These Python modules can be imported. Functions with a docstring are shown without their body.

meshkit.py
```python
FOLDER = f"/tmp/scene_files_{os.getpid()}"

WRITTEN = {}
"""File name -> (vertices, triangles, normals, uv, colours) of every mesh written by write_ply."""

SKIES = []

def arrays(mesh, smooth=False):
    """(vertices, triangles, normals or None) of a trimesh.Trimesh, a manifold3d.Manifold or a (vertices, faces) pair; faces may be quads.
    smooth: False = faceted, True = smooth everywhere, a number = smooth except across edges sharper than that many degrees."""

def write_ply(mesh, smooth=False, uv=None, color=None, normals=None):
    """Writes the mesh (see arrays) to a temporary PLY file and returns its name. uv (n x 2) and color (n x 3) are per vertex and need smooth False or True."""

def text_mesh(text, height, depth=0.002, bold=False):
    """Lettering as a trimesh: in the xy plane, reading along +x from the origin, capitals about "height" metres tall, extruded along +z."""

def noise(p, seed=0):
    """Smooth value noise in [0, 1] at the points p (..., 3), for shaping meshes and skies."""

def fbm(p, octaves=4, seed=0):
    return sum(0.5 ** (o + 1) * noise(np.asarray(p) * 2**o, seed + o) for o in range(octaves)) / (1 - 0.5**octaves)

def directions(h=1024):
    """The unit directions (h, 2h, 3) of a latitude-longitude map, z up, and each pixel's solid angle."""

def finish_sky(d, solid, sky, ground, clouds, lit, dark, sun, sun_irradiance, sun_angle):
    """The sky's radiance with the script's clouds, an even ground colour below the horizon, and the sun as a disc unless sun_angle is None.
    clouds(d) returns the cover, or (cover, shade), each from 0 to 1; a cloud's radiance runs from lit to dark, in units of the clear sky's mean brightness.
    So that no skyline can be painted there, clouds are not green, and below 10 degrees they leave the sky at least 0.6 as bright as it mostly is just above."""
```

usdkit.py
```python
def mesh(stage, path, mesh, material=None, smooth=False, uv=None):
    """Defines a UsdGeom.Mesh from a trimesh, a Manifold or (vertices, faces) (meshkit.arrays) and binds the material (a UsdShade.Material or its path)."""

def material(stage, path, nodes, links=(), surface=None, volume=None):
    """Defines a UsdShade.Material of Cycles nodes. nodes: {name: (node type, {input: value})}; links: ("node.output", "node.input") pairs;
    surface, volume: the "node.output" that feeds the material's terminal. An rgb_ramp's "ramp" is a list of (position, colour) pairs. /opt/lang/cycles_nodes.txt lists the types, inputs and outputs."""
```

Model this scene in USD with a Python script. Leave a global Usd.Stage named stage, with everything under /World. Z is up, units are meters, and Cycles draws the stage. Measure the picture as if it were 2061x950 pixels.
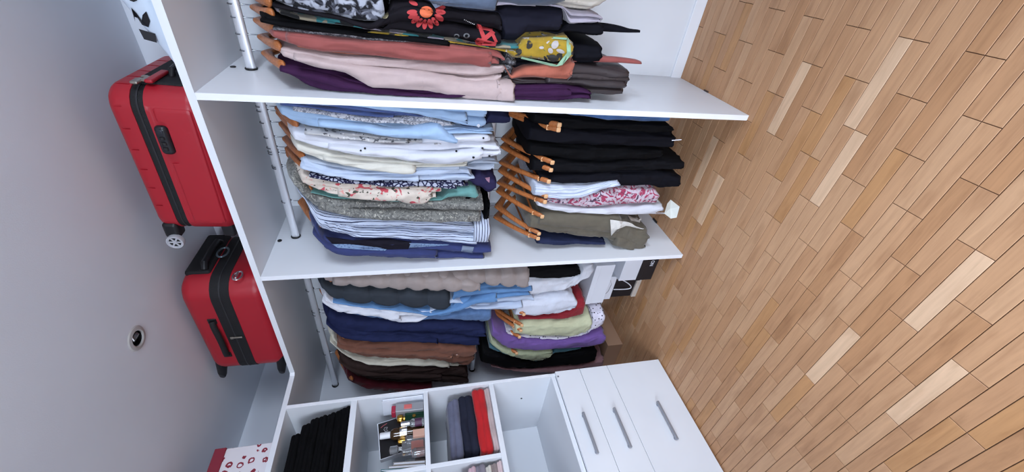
import math, random
import numpy as np, trimesh
import manifold3d as m3
from shapely.geometry import Polygon
from scipy.interpolate import PchipInterpolator
import usdkit, meshkit
from pxr import Usd, UsdGeom, UsdLux, UsdShade, Gf, Sdf, Vt
random.seed(7)
rng = np.random.default_rng(7)
stage = Usd.Stage.CreateInMemory()
UsdGeom.SetStageUpAxis(stage, UsdGeom.Tokens.z)
UsdGeom.SetStageMetersPerUnit(stage, 1.0)
UsdGeom.Xform.Define(stage, '/World')
UsdGeom.Scope.Define(stage, '/World/Looks')

# ------------------------------------------------------------------ camera
# The photograph lies on its side: the picture's right is the world's down.
W, H = 2061.0, 950.0
FPX = 798.48
YAW, PITCH, ROLL = math.radians(37.42), math.radians(-13.23), math.radians(-2.07)
EYE = np.array([0.0, 0.0, 1.4228])
FW = np.array([math.cos(PITCH) * math.cos(YAW), math.cos(PITCH) * math.sin(YAW), math.sin(PITCH)])
_r = np.array([math.sin(YAW), -math.cos(YAW), 0.0]); _u = np.cross(_r, FW)
RT = math.cos(ROLL) * _r + math.sin(ROLL) * _u
UP = -math.sin(ROLL) * _r + math.cos(ROLL) * _u
cam = UsdGeom.Camera.Define(stage, '/World/Camera')
AP = 36.0
cam.CreateHorizontalApertureAttr(AP); cam.CreateVerticalApertureAttr(AP * H / W)
cam.CreateFocalLengthAttr(AP * FPX / W)
cam.CreateClippingRangeAttr(Gf.Vec2f(0.01, 100))
cam.CreateExposureAttr(0.04)
cx, cy, cz = -UP, RT, -FW
cam.AddTransformOp().Set(Gf.Matrix4d(*cx, 0, *cy, 0, *cz, 0, *EYE, 1))


def at(px, py, axis, val):
    """The point of the plane (axis = val) that the photograph shows at pixel (px, py)."""
    d = FW + RT * ((950 - py) - 475) / FPX - UP * (px - 1030.5) / FPX
    return EYE + d * ((val - EYE[axis]) / d[axis])


# ------------------------------------------------------------------ light
dome = UsdLux.DomeLight.Define(stage, '/World/sky_light')
dome.CreateIntensityAttr(1.1); dome.CreateColorAttr(Gf.Vec3f(0.78, 0.90, 1.08))


def window_light(name, pos, aim, w, h, power, col):
    l = UsdLux.RectLight.Define(stage, '/World/' + name)
    l.CreateWidthAttr(w); l.CreateHeightAttr(h); l.CreateIntensityAttr(power); l.CreateColorAttr(Gf.Vec3f(*col))
    z = -np.asarray(aim, float); z /= np.linalg.norm(z)
    x = np.cross([0, 0, 1.0], z); x /= np.linalg.norm(x); y = np.cross(z, x)
    l.AddTransformOp().Set(Gf.Matrix4d(*x, 0, *y, 0, *z, 0, *map(float, pos), 1))


window_light('daylight_front', (-2.55, 0.1, 2.20), (1, 0, -0.40), 2.3, 1.3, 23.0, (0.83, 0.935, 1.09))
window_light('daylight_right', (0.1, -2.30, 2.20), (0, 1, -0.40), 1.9, 1.3, 23.0, (0.83, 0.935, 1.09))

# ------------------------------------------------------------------ helpers
_names = {}


def numbered(parent, name):
    k = (parent, name); n = _names.get(k, 0); _names[k] = n + 1
    return f'{parent}/{name}' if n == 0 else f'{parent}/{name}_{n:03d}'


def tag(prim, label=None, cat=None, group=None, kind=None):
    for k, v in (('label', label), ('category', cat), ('group', group), ('kind', kind)):
        if v: prim.SetCustomDataByKey(k, v)
    return prim


def obj(name, mesh, mat, parent=None, smooth=35, label=None):
    pp = str(parent.GetPath()) if parent is not None else '/World'
    uv = getattr(mesh, 'ring_uv', None)
    m = usdkit.mesh(stage, numbered(pp, name), mesh, mat, smooth=smooth if uv is None else True, uv=uv)
    if label: m.GetPrim().SetCustomDataByKey('label', label)
    return m.GetPrim()


def thing(name, label, cat, loc=(0, 0, 0), rot=None, group=None):
    x = UsdGeom.Xform.Define(stage, numbered('/World', name))
    x.AddTranslateOp().Set(Gf.Vec3d(*map(float, loc)))
    x.AddRotateXYZOp().Set(Gf.Vec3f(*(rot or (0, 0, 0))))
    return tag(x.GetPrim(), label, cat, group)


def dup(root, name, loc, rot, label, cat, group):
    x = UsdGeom.Xform.Define(stage, numbered('/World', name))
    x.AddTranslateOp().Set(Gf.Vec3d(*map(float, loc))); x.AddRotateXYZOp().Set(Gf.Vec3f(*rot))
    p = tag(x.GetPrim(), label, cat, group)
    p.GetReferences().AddInternalReference(root.GetPath()); p.SetInstanceable(True)
    return p


def struct(name, mesh, mat, parent=None, smooth=False):
    p = obj(name, mesh, mat, parent, smooth)
    if parent is None: p.SetCustomDataByKey('kind', 'structure')
    return p


def tri(m):
    if isinstance(m, trimesh.Trimesh): return m
    q = m.to_mesh(); return trimesh.Trimesh(q.vert_properties[:, :3], q.tri_verts, process=False)


def cat(*ms): return trimesh.util.concatenate([tri(m) for m in ms])


def box(x0, x1, y0, y1, z0, z1):
    return m3.Manifold.cube((x1 - x0, y1 - y0, z1 - z0)).translate((x0, y0, z0))


def rbox(x0, x1, y0, y1, z0, z1, r=0.002, n=8):
    r = min(r, (x1 - x0) / 2.01, (y1 - y0) / 2.01, (z1 - z0) / 2.01)
    s = m3.Manifold.sphere(r, n)
    return m3.Manifold.batch_hull([s.translate((x, y, z)) for x in (x0 + r, x1 - r) for y in (y0 + r, y1 - r) for z in (z0 + r, z1 - r)])


def case_box(x0, x1, y0, y1, z0, z1, R, r, n=20):
    """A moulded case: wide rounded corners in plan (R), softer edges above and below (r)."""
    s = m3.Manifold.sphere(r, n); L_ = []
    for sx, cx_ in ((-1, x0 + R), (1, x1 - R)):
        for sy, cy_ in ((-1, y0 + R), (1, y1 - R)):
            for t in np.linspace(0, math.pi / 2, 6):
                for zz in (z0 + r, z1 - r): L_.append(s.translate((cx_ + sx * (R - r) * math.cos(t), cy_ + sy * (R - r) * math.sin(t), zz)))
    return m3.Manifold.batch_hull(L_)


def cbox(x0, x1, y0, y1, z0, z1, c=0.0015):
    """A box with chamfered edges, 24 points."""
    P = []
    for x, sx in ((x0, 1), (x1, -1)):
        for y, sy in ((y0, 1), (y1, -1)):
            for z, sz in ((z0, 1), (z1, -1)):
                P += [(x, y + sy * c, z + sz * c), (x + sx * c, y, z + sz * c), (x + sx * c, y + sy * c, z)]
    return m3.Manifold.hull_points(np.array(P, float))


def tube(pts, r, n=8, closed=False):
    pts = np.asarray(pts, float); N = len(pts)
    d = np.gradient(pts, axis=0)
    if closed: d = np.roll(pts, -1, 0) - np.roll(pts, 1, 0)
    d /= np.linalg.norm(d, axis=1, keepdims=True) + 1e-12
    ref = np.array([0.0, 0, 1]) if abs(d[0][2]) < 0.9 else np.array([1.0, 0, 0])
    a = np.cross(d[0], ref); a /= np.linalg.norm(a)
    V = []
    rr = np.broadcast_to(r, (N,))
    for i in range(N):
        a = a - d[i] * (a @ d[i]); a /= np.linalg.norm(a); b = np.cross(d[i], a)
        t = np.arange(n) / n * 2 * np.pi
        V.append(pts[i] + rr[i] * (np.cos(t)[:, None] * a + np.sin(t)[:, None] * b))
    V = np.vstack(V); F = []
    for i in range(N if closed else N - 1):
        j = (i + 1) % N
        for k in range(n):
            l = (k + 1) % n
            F += [(i * n + k, i * n + l, j * n + l), (i * n + k, j * n + l, j * n + k)]
    if not closed:
        V = np.vstack([V, pts[0], pts[-1]])
        for k in range(n):
            l = (k + 1) % n
            F += [(N * n, l, k), (N * n + 1, (N - 1) * n + k, (N - 1) * n + l)]
    return trimesh.Trimesh(V, np.array(F), process=False)


def lathe(prof, n=24, at_=(0, 0, 0)):
    m = trimesh.creation.revolve(np.asarray(prof, float), sections=n); m.apply_translation(at_); return m


def extrude(poly, h):
    return trimesh.creation.extrude_polygon(Polygon(poly) if not isinstance(poly, Polygon) else poly, h, engine='earcut')


def lin(c):
    c = np.asarray(c, float) / 255.0
    return tuple(np.where(c <= 0.04045, c / 12.92, ((c + 0.055) / 1.055) ** 2.4))


# ------------------------------------------------------------------ materials
_mats = {}


def mat(name, nodes, links, surface='p.BSDF'):
    if name not in _mats: _mats[name] = usdkit.material(stage, '/World/Looks/' + name, nodes, links, surface=surface)
    return _mats[name]


def plain(name, c, rough=0.5, metal=0.0, spec=0.5, bump=0.0, bscale=200, trans=0.0, **kw):
    nodes = {'p': ('principled_bsdf', {'base_color': lin(c), 'roughness': rough, 'metallic': metal, 'specular_ior_level': spec, 'transmission_weight': trans, **kw})}
    links = []
    if bump:
        nodes['g'] = ('geometry', {}); nodes['n'] = ('noise_texture', {'scale': bscale, 'detail': 3.0})
        nodes['b'] = ('bump', {'strength': bump, 'distance': 0.002})
        links = [('g.position', 'n.vector'), ('n.fac', 'b.height'), ('b.normal', 'p.normal')]
    return mat(name, nodes, links)


def fabric(name, c, c2=None, var=0.10, pat=None, rough=0.85, sheen=0.15, scale=1.0, c3=None, c4=None, thr=None):
    """Woven cloth: base colour c with slight variation, and printed patterns in c2, c3, c4."""
    N = {'g': ('geometry', {}), 'p': ('principled_bsdf', {'roughness': rough, 'specular_ior_level': 0.25, 'sheen_weight': sheen, 'sheen_roughness': 0.5})}
    L = []
    a = np.array(lin(c))
    if max(c) < 80: sheen, N['p'][1]['sheen_weight'] = 0.0, 0.0; N['p'][1]['specular_ior_level'] = 0.12
    N['v'] = ('noise_texture', {'scale': 30.0, 'detail': 4.0}); L.append(('g.position', 'v.vector'))
    N['base'] = ('rgb_ramp', {'ramp': [(0.3, tuple(a * (1 - var))), (0.7, tuple(np.minimum(a * (1 + var), 1)))]}); L.append(('v.fac', 'base.fac'))
    out = 'base.color'
    vec = 'g.position'

    def over(fac, colour, k):
        nonlocal out
        N[k] = ('mix_color', {'blend_type': 'mix', 'b': lin(colour)})
        L.append((fac, k + '.fac')); L.append((out, k + '.a')); out = k + '.result'

    def noisefac(k, sc, lo, hi, detail=2.0, dist=0.0, w=None):
        N[k] = ('noise_texture', {'scale': sc * scale, 'detail': detail, 'distortion': dist})
        if w is not None:
            N[k + 'm'] = ('mapping', {'location': (w, w * 2, w * 3)}); L.append((vec, k + 'm.vector')); L.append((k + 'm.vector', k + '.vector'))
        else: L.append((vec, k + '.vector'))
        N[k + 'r'] = ('rgb_ramp', {'ramp': [(lo, (0, 0, 0)), (hi, (1, 1, 1))]}); L.append((k + '.fac', k + 'r.fac'))
        return k + 'r.color'

    if pat == 'blotch':            # soft brush marks
        over(noisefac('n1', 26, 0.46, 0.56, 3, 1.2), c2, 'm1')
        if c3: over(noisefac('n2', 20, 0.57, 0.66, 3, 1.0, 3.1), c3, 'm2')
        if c4: over(noisefac('n3', 24, 0.60, 0.66, 3, 1.0, 7.7), c4, 'm3')
    elif pat == 'floral':          # sparse flowers and leaves
        over(noisefac('n1', 34, 0.60, 0.64, 1.5, 0.6), c2, 'm1')
        if c3: over(noisefac('n2', 42, 0.64, 0.67, 1.5, 0.6, 3.1), c3, 'm2')
        if c4: over(noisefac('n3', 55, 0.66, 0.68, 1.0, 0.4, 7.7), c4, 'm3')
    elif pat == 'paisley':         # swirling print
        over(noisefac('n1', 22, 0.51, 0.545, 4, 3.5), c2, 'm1')
        if c3: over(noisefac('n2', 30, 0.60, 0.63, 3, 3.0, 4.1), c3, 'm2')
    elif pat == 'dots':
        N['vo'] = ('voronoi_texture', {'scale': 16.0 * scale, 'randomness': 0.9}); L.append((vec, 'vo.vector'))
        t = thr or 0.30
        N['vr'] = ('rgb_ramp', {'ramp': [(t, (1, 1, 1)), (t + 0.03, (0, 0, 0))]}); L.append(('vo.distance', 'vr.fac'))
        over('vr.color', c2, 'm1')
    elif pat == 'spots':           # animal print
        N['vo'] = ('voronoi_texture', {'scale': 55.0 * scale, 'feature': 'distance_to_edge'}); L.append((vec, 'vo.vector'))
        N['vr'] = ('rgb_ramp', {'ramp': [(0.10, (0, 0, 0)), (0.16, (1, 1, 1))]}); L.append(('vo.distance', 'vr.fac'))
        over('vr.color', c2, 'm1')
    elif pat in ('stripes', 'stripes_x'):   # woven lines along (or across) the cloth, in the cloth's own coordinates
        N['uv'] = ('texture_coordinate', {})
        N['wn'] = ('wave_texture', {'scale': 16.0 * scale, 'bands_direction': 'x' if pat == 'stripes' else 'y', 'distortion': 0.15, 'detail': 0.0}); L.append(('uv.UV', 'wn.vector'))
        t = thr or 0.80
        N['wr'] = ('rgb_ramp', {'ramp': [(t, (0, 0, 0)), (t + 0.06, (1, 1, 1))]}); L.append(('wn.fac', 'wr.fac'))
        over('wr.color', c2, 'm1')
    elif pat == 'patch':           # blocky coloured patchwork
        N['vo'] = ('voronoi_texture', {'scale': 22.0 * scale, 'metric': 'manhattan'}); L.append((vec, 'vo.vector'))
        N['sp'] = ('separate_color', {}); L.append(('vo.color', 'sp.color'))
        N['vr'] = ('rgb_ramp', {'interpolate': False, 'ramp': [(0.0, lin(c)), (0.3, lin(c2)), (0.55, lin(c3)), (0.8, lin(c4))]}); L.append(('sp.r', 'vr.fac'))
        out = 'vr.color'
    elif pat == 'lace':
        over(noisefac('n1', 90, 0.50, 0.58, 3, 1.5), c2, 'm1')
    L.append((out, 'p.base_color'))
    N['bn'] = ('noise_texture', {'scale': 90.0, 'detail': 5.0}); L.append(('g.position', 'bn.vector'))
    N['b'] = ('bump', {'strength': 0.25, 'distance': 0.002}); L += [('bn.fac', 'b.height'), ('b.normal', 'p.normal')]
    return mat('cloth_' + name, N, L)


WHITE = mat('white_laminate', {
    'g': ('geometry', {}), 'n': ('noise_texture', {'scale': 3.0, 'detail': 4.0}),
    'r': ('rgb_ramp', {'ramp': [(0.3, (0.745, 0.768, 0.81)), (0.7, (0.785, 0.806, 0.845))]}),
    'n2': ('noise_texture', {'scale': 350.0, 'detail': 2.0}), 'b': ('bump', {'strength': 0.05, 'distance': 0.001}),
    'p': ('principled_bsdf', {'roughness': 0.38, 'specular_ior_level': 0.45})},
    [('g.position', 'n.vector'), ('n.fac', 'r.fac'), ('r.color', 'p.base_color'), ('g.position', 'n2.vector'), ('n2.fac', 'b.height'), ('b.normal', 'p.normal')])
EDGE = plain('white_edging', (236, 238, 243), 0.35)
WALL = mat('painted_wall', {
    'g': ('geometry', {}), 'n': ('noise_texture', {'scale': 2.5, 'detail': 5.0}),
    'r': ('rgb_ramp', {'ramp': [(0.3, (0.70, 0.73, 0.79)), (0.7, (0.735, 0.765, 0.82))]}),
    'n2': ('noise_texture', {'scale': 220.0, 'detail': 3.0}), 'b': ('bump', {'strength': 0.12, 'distance': 0.002}),
    'p': ('principled_bsdf', {'roughness': 0.85, 'specular_ior_level': 0.2})},
    [('g.position', 'n.vector'), ('n.fac', 'r.fac'), ('r.color', 'p.base_color'), ('g.position', 'n2.vector'), ('n2.fac', 'b.height'), ('b.normal', 'p.normal')])
CHROME = plain('chrome', (236, 238, 242), 0.24, 1.0)
RAIL = plain('satin_rail', (226, 229, 235), 0.30, 0.55)
STEEL = plain('brushed_grey_metal', (150, 153, 161), 0.42, 0.3)
BLACKPL = plain('black_plastic', (17, 17, 20), 0.45)
BLACKCL = plain('black_fabric_trim', (14, 13, 16), 0.8, bump=0.4, bscale=500)
RED = plain('red_hard_shell', (164, 24, 38), 0.42, bump=0.08, bscale=700)
WHITEPAPER = plain('white_paper', (226, 230, 238), 0.7)
WOODH = mat('orange_varnished_wood', {
    'g': ('texture_coordinate', {}), 'm': ('mapping', {'scale': (6, 60, 60)}), 'n': ('noise_texture', {'scale': 3.0, 'detail': 4.0}),
    'r': ('rgb_ramp', {'ramp': [(0.25, lin((150, 84, 42))), (0.75, lin((196, 122, 70)))]}),
    'p': ('principled_bsdf', {'roughness': 0.35, 'specular_ior_level': 0.5})},
    [('g.object', 'm.vector'), ('m.vector', 'n.vector'), ('n.fac', 'r.fac'), ('r.color', 'p.base_color')])
WOODTIP = plain('pale_wood_tip', (226, 176, 128), 0.4)


def strip_mat(i, c, dark):
    c = np.array(lin(c)); d = np.array(lin(dark))
    return mat(f'oak_strip_{i}', {
        'g': ('geometry', {}), 'oi': ('object_info', {}), 'sc': ('vector_math', {'math_type': 'scale', 'scale': 13.7}),
        'cx': ('combine_xyz', {}), 'ad': ('vector_math', {'math_type': 'add'}),
        'm': ('mapping', {'scale': (60, 5, 1)}), 'n': ('noise_texture', {'scale': 1.0, 'detail': 6.0, 'roughness': 0.6, 'distortion': 0.6}),
        'r': ('rgb_ramp', {'ramp': [(0.28, tuple(0.72 * c + 0.28 * d)), (0.5, tuple(c)), (0.72, tuple(np.minimum(c * 1.12, 1)))]}),
        'm2': ('mapping', {'scale': (14, 3, 1)}), 'n2': ('noise_texture', {'scale': 1.6, 'detail': 4.0}),
        'r2': ('rgb_ramp', {'ramp': [(0.55, (0, 0, 0)), (0.75, (0.45, 0.45, 0.45))]}),
        'mx': ('mix_color', {'b': tuple(d)}),
        'p': ('principled_bsdf', {'roughness': 0.46, 'specular_ior_level': 0.4})},
        [('oi.random', 'cx.x'), ('oi.random', 'cx.y'), ('cx.vector', 'sc.vector1'), ('g.position', 'ad.vector1'), ('sc.vector', 'ad.vector2'),
         ('ad.vector', 'm.vector'), ('m.vector', 'n.vector'), ('n.fac', 'r.fac'), ('ad.vector', 'm2.vector'), ('m2.vector', 'n2.vector'), ('n2.fac', 'r2.fac'),
         ('r.color', 'mx.a'), ('r2.color', 'mx.fac'), ('mx.result', 'p.base_color')])


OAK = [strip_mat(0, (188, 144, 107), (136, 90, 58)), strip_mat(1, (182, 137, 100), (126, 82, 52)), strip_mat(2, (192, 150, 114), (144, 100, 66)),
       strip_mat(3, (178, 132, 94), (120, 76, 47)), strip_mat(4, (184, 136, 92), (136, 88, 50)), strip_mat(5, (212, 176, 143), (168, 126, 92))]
GAPM = plain('floor_joint', (84, 58, 38), 0.9)

# ------------------------------------------------------------------ setting
XF, XB, YB, ZC = 1.444, 2.017, 2.55, 2.50      # closet front, back wall, left wall, ceiling
D1, D2 = (0.490, 0.513), (1.279, 1.302)
XR, YR = -1.9, -1.65                            # walls behind the camera
T = 0.06
fl = struct('floor', box(XR, XB, YR, YB, -0.05, -0.0035), GAPM)
strips = []
SW, SL, PW = 0.0462, 0.2755, 0.0925
i = 0
x = 0.5835 - 30 * PW
while x < XB:
    if x + PW > XR:
        ph = 0.512 if int(round((x - 0.5835) / PW)) % 2 != 0 else 0.649
        y = ph - 40 * SL
        while y < YB:
            if y + SL > YR:
                for k in range(2):
                    a0, a1 = max(x + k * SW, XR), min(x + (k + 1) * SW, XB)
                    b0, b1 = max(y, YR), min(y + SL, YB)
                    if a1 - a0 > 0.004 and b1 - b0 > 0.004: strips.append((a0, a1, b0, b1))
            y += SL
    x += PW


def seen(s):
    px = np.array([(s[0] + s[1]) / 2, (s[2] + s[3]) / 2, 0]) - EYE
    z = px @ FW
    if z < 0.2: return 9e9
    u = FPX * (px @ RT) / z; v = -FPX * (px @ UP) / z
    if abs(u) > 500 or abs(v) > 1060: return 9e9
    if px[0] > 1.95 or (px[1] > 1.99 and px[0] < 1.23): return 8e9 + z
    return z


strips.sort(key=seen)
rest = []


def strip_mesh(s, dz=0.0):
    g = 0.0009; c = 0.0009
    x0, x1, y0, y1 = s[0] + g, s[1] - g, s[2] + g, s[3] - g
    v = [(x0, y0, -.006), (x1, y0, -.006), (x1, y1, -.006), (x0, y1, -.006), (x0, y0, dz - c), (x1, y0, dz - c), (x1, y1, dz - c), (x0, y1, dz - c),
         (x0 + c, y0 + c, dz), (x1 - c, y0 + c, dz), (x1 - c, y1 - c, dz), (x0 + c, y1 - c, dz)]
    f = [(8, 9, 10), (8, 10, 11)]
    for b in (0, 4):
        for k in range(4):
            l = (k + 1) % 4; f += [(b + k, b + l, b + 4 + l), (b + k, b + 4 + l, b + 4 + k)]
    return trimesh.Trimesh(v, f, process=False)


def known(s, px, py):
    q = at(px, py, 2, 0); return s[0] < q[0] < s[1] and s[2] < q[1] < s[3]


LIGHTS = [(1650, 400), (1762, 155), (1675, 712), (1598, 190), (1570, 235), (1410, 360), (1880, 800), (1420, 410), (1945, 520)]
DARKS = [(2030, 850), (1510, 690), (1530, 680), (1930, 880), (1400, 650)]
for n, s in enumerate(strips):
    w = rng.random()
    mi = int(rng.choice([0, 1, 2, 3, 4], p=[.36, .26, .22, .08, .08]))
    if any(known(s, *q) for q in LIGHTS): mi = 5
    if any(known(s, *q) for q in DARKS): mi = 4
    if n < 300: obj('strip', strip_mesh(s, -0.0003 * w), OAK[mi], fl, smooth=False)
    else: rest.append(strip_mesh(s, -0.0003 * w))
p_ = obj('far_strips', cat(*rest), OAK[0], fl, smooth=False); p_.SetCustomDataByKey('kind', 'stuff')

LH = [1.246, 1.386, ZC]                         # recessed lamp centre
hole = m3.Manifold.cylinder(0.3, 0.036, 0.036, 32).translate((LH[0], LH[1], ZC - 0.1))
struct('ceiling', tri(box(XR, XB, YR, YB, ZC, ZC + T) - hole), WALL)
struct('wall_back', box(XB, XB + T, YR - T, YB + T, -0.05, ZC + T), WALL)
struct('wall_left', box(XR - T, XB, YB, YB + T, -0.05, ZC + T), WALL)
wr = box(XR - T, XB, YR - T, YR, -0.05, ZC + T) - box(-0.65, 0.85, YR - 1, YR + 1, 0.55, 2.16)
struct('wall_right', tri(wr), WALL)
wf = box(XR - T, XR, YR, YB, -0.05, ZC + T) - box(XR - 1, XR + 1, -0.85, 1.05, 0.55, 2.16)
struct('wall_front', tri(wf), WALL)
PANE = mat('window_pane', {'f': ('fresnel', {'IOR': 1.45}), 't': ('transparent_bsdf', {}), 'g': ('glossy_bsdf', {'roughness': 0.02}), 'm': ('mix_closure', {})},
           [('f.fac', 'm.fac'), ('t.BSDF', 'm.closure1'), ('g.BSDF', 'm.closure2')], surface='m.closure')


def window(n, mk):
    w = tag(UsdGeom.Xform.Define(stage, f'/World/window_{n}').GetPrim(), kind='structure')
    obj('window_frame', mk[0], EDGE, w, smooth=False); obj('pane', mk[1], PANE, w, smooth=False)


def wframe(lo, hi, plane, axis):
    def B(a0, a1, z0, z1, t0, t1):
        return box(plane + t0, plane + t1, a0, a1, z0, z1) if axis == 0 else box(a0, a1, plane + t0, plane + t1, z0, z1)
    f = B(lo, hi, 0.55, 2.16, 0.01, 0.05) - B(lo + .05, hi - .05, .60, 2.11, -1, 1)
    f = f + B((lo + hi) / 2 - .025, (lo + hi) / 2 + .025, .55, 2.16, 0.01, 0.05)
    return tri(f), tri(B(lo + .04, hi - .04, .59, 2.12, 0.028, 0.032))


window(1, wframe(-0.85, 1.05, XR - T, 0)); window(2, wframe(-0.65, 0.85, YR - T, 1))
bp = thing('closet_back_panel', 'white back board of the closet behind all the hanging clothes', 'panel')
for y0, y1 in ((-0.30, D1[0]), (D1[1], D2[0]), (D2[1], YB)):
    obj('panel', box(XB - 0.005, XB - 0.0002, y0 + 0.0005, y1 - 0.0005, 0.0625, 2.0955), WHITE, bp, smooth=False)
struct('baseboard_back', tri(cbox(XB - 0.014, XB, YR, YB, 0.0, 0.062, 0.003)), EDGE)

# recessed lamp
lamp = thing('recessed_ceiling_lamp', 'round recessed spotlight with a pale ring, set in the grey ceiling', 'ceiling lamp', LH)
obj('trim_ring', lathe([(0.030, 0.0), (0.030, -0.004), (0.034, -0.006), (0.046, -0.004), (0.050, 0.0), (0.030, 0.0)], 40), plain('lamp_ring_grey', (176, 174, 172), 0.5), lamp)
obj('housing', cat(lathe([(0.0, 0.05), (0.0345, 0.05), (0.034, 0.0), (0.030, 0.0), (0.030, 0.045), (0.0, 0.047)], 32)), BLACKPL, lamp)
bulb = lathe([(0.0, -0.003), (0.018, -0.001), (0.023, 0.008), (0.016, 0.035), (0.0, 0.036)], 24)
bulb.apply_transform(trimesh.transformations.rotation_matrix(0.5, (1, 0, 0)))
obj('bulb', bulb, plain('lamp_glass_dark', (70, 70, 74), 0.12), lamp)
obj('spring_clip', tube([(-0.020, -0.022, -0.005), (-0.024, -0.012, -0.008), (-0.018, -0.026, -0.003)], 0.0022, 6), plain('clip_pale', (205, 205, 205), 0.3, 0.6), lamp)

# ------------------------------------------------------------------ closet carcass
top = thing('closet_top_board', 'white top board running around the corner above the hanging clothes', 'shelf')
L2 = [(XF, -0.62), (XB, -0.62), (XB, YB), (-0.1, YB), (-0.1, 1.985), (XF - 0.012, 1.985), (XF, 1.973)]
tb = extrude(L2, 0.024); tb.apply_translation((0, 0, 2.096))
obj('board', tb, WHITE, top, smooth=False)


def divider(y0, y1, label, dots):
    d = thing('closet_divider', label, 'panel')
    obj('panel', cbox(XF, XB, y0, y1, 0.0, 2.096, 0.0012), WHITE, d, smooth=False)
    obj('front_edging', cbox(XF - 0.001, XF + 0.0006, y0 + 0.0004, y1 - 0.0004, 0.003, 2.0955, 0.0003), EDGE, d, smooth=False)
    for sx, sy, sz in dots:
        c = lathe([(0, 0), (0.0095, 0), (0.010, 0.001), (0.0095, 0.003), (0, 0.003)], 18)
        c.apply_transform(trimesh.transformations.rotation_matrix(math.pi / 2, (1, 0, 0))); c.apply_translation((sx, sy, sz))
        obj('screw_cap', c, BLACKPL, d)
    return d


divider(-0.322, -0.30, 'white upright panel closing the right end of the closet, out of the picture', [])
divid1 = divider(*D1, 'tall white upright panel right of the middle bay, its edge facing the room', [(1.745, D1[0], 2.078)])
obj('foot_bracket', cbox(1.75, 1.785, D1[0] - 0.007, D1[0], 0.0, 0.005, 0.001), plain('bronze_bracket', (70, 52, 44), 0.5), divid1)
divid2 = divider(*D2, 'tall white upright panel between the middle bay and the corner bay with boxes', [(1.70, D2[0], 2.078)])
obj('foot_bracket', cbox(1.745, 1.79, D2[0] - 0.012, D2[0], 0.0, 0.006, 0.001), BLACKPL, divid2)


def oval_rod(y0, y1, z, label, xr=1.73):
    r = thing('hanging_rail', label, 'clothes rail', (xr, 0, z))
    t = np.arange(28) / 28 * 2 * np.pi
    prof = Polygon(np.stack([0.0105 * np.sign(np.cos(t)) * np.abs(np.cos(t)) ** .9, 0.0175 * np.sign(np.sin(t)) * np.abs(np.sin(t)) ** .8], 1))
    e = extrude(prof, y1 - y0)
    e.apply_transform(trimesh.transformations.rotation_matrix(math.pi / 2, (1, 0, 0))); e.apply_translation((0, y1, 0))
    obj('tube', e, RAIL, r, smooth=40)
    for yy in (y0, y1 - 0.006):
        f = lathe([(0.0, 0), (0.021, 0), (0.022, 0.002), (0.020, 0.006), (0, 0.006)], 24)
        f.apply_transform(trimesh.transformations.rotation_matrix(-math.pi / 2, (1, 0, 0))); f.apply_translation((0, yy, 0))
        obj('end_socket', f, BLACKPL, r)
    return r


ZR, ZL, XR_ = 2.012, 1.075, 1.73
oval_rod(-0.30, D1[0], ZR, 'chrome hanging rail in the right bay, above the dresses and purple blouse')
oval_rod(D1[1], D2[0], ZR, 'upper chrome hanging rail in the middle bay above the shirts')
oval_rod(D1[1], D2[0], ZL, 'lower chrome hanging rail in the middle bay, above the dark trousers')
oval_rod(D2[1], YB, ZR, 'upper chrome hanging rail in the dark corner bay')
oval_rod(D2[1], YB, ZL, 'lower hanging rail in the corner bay behind the jackets')

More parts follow.
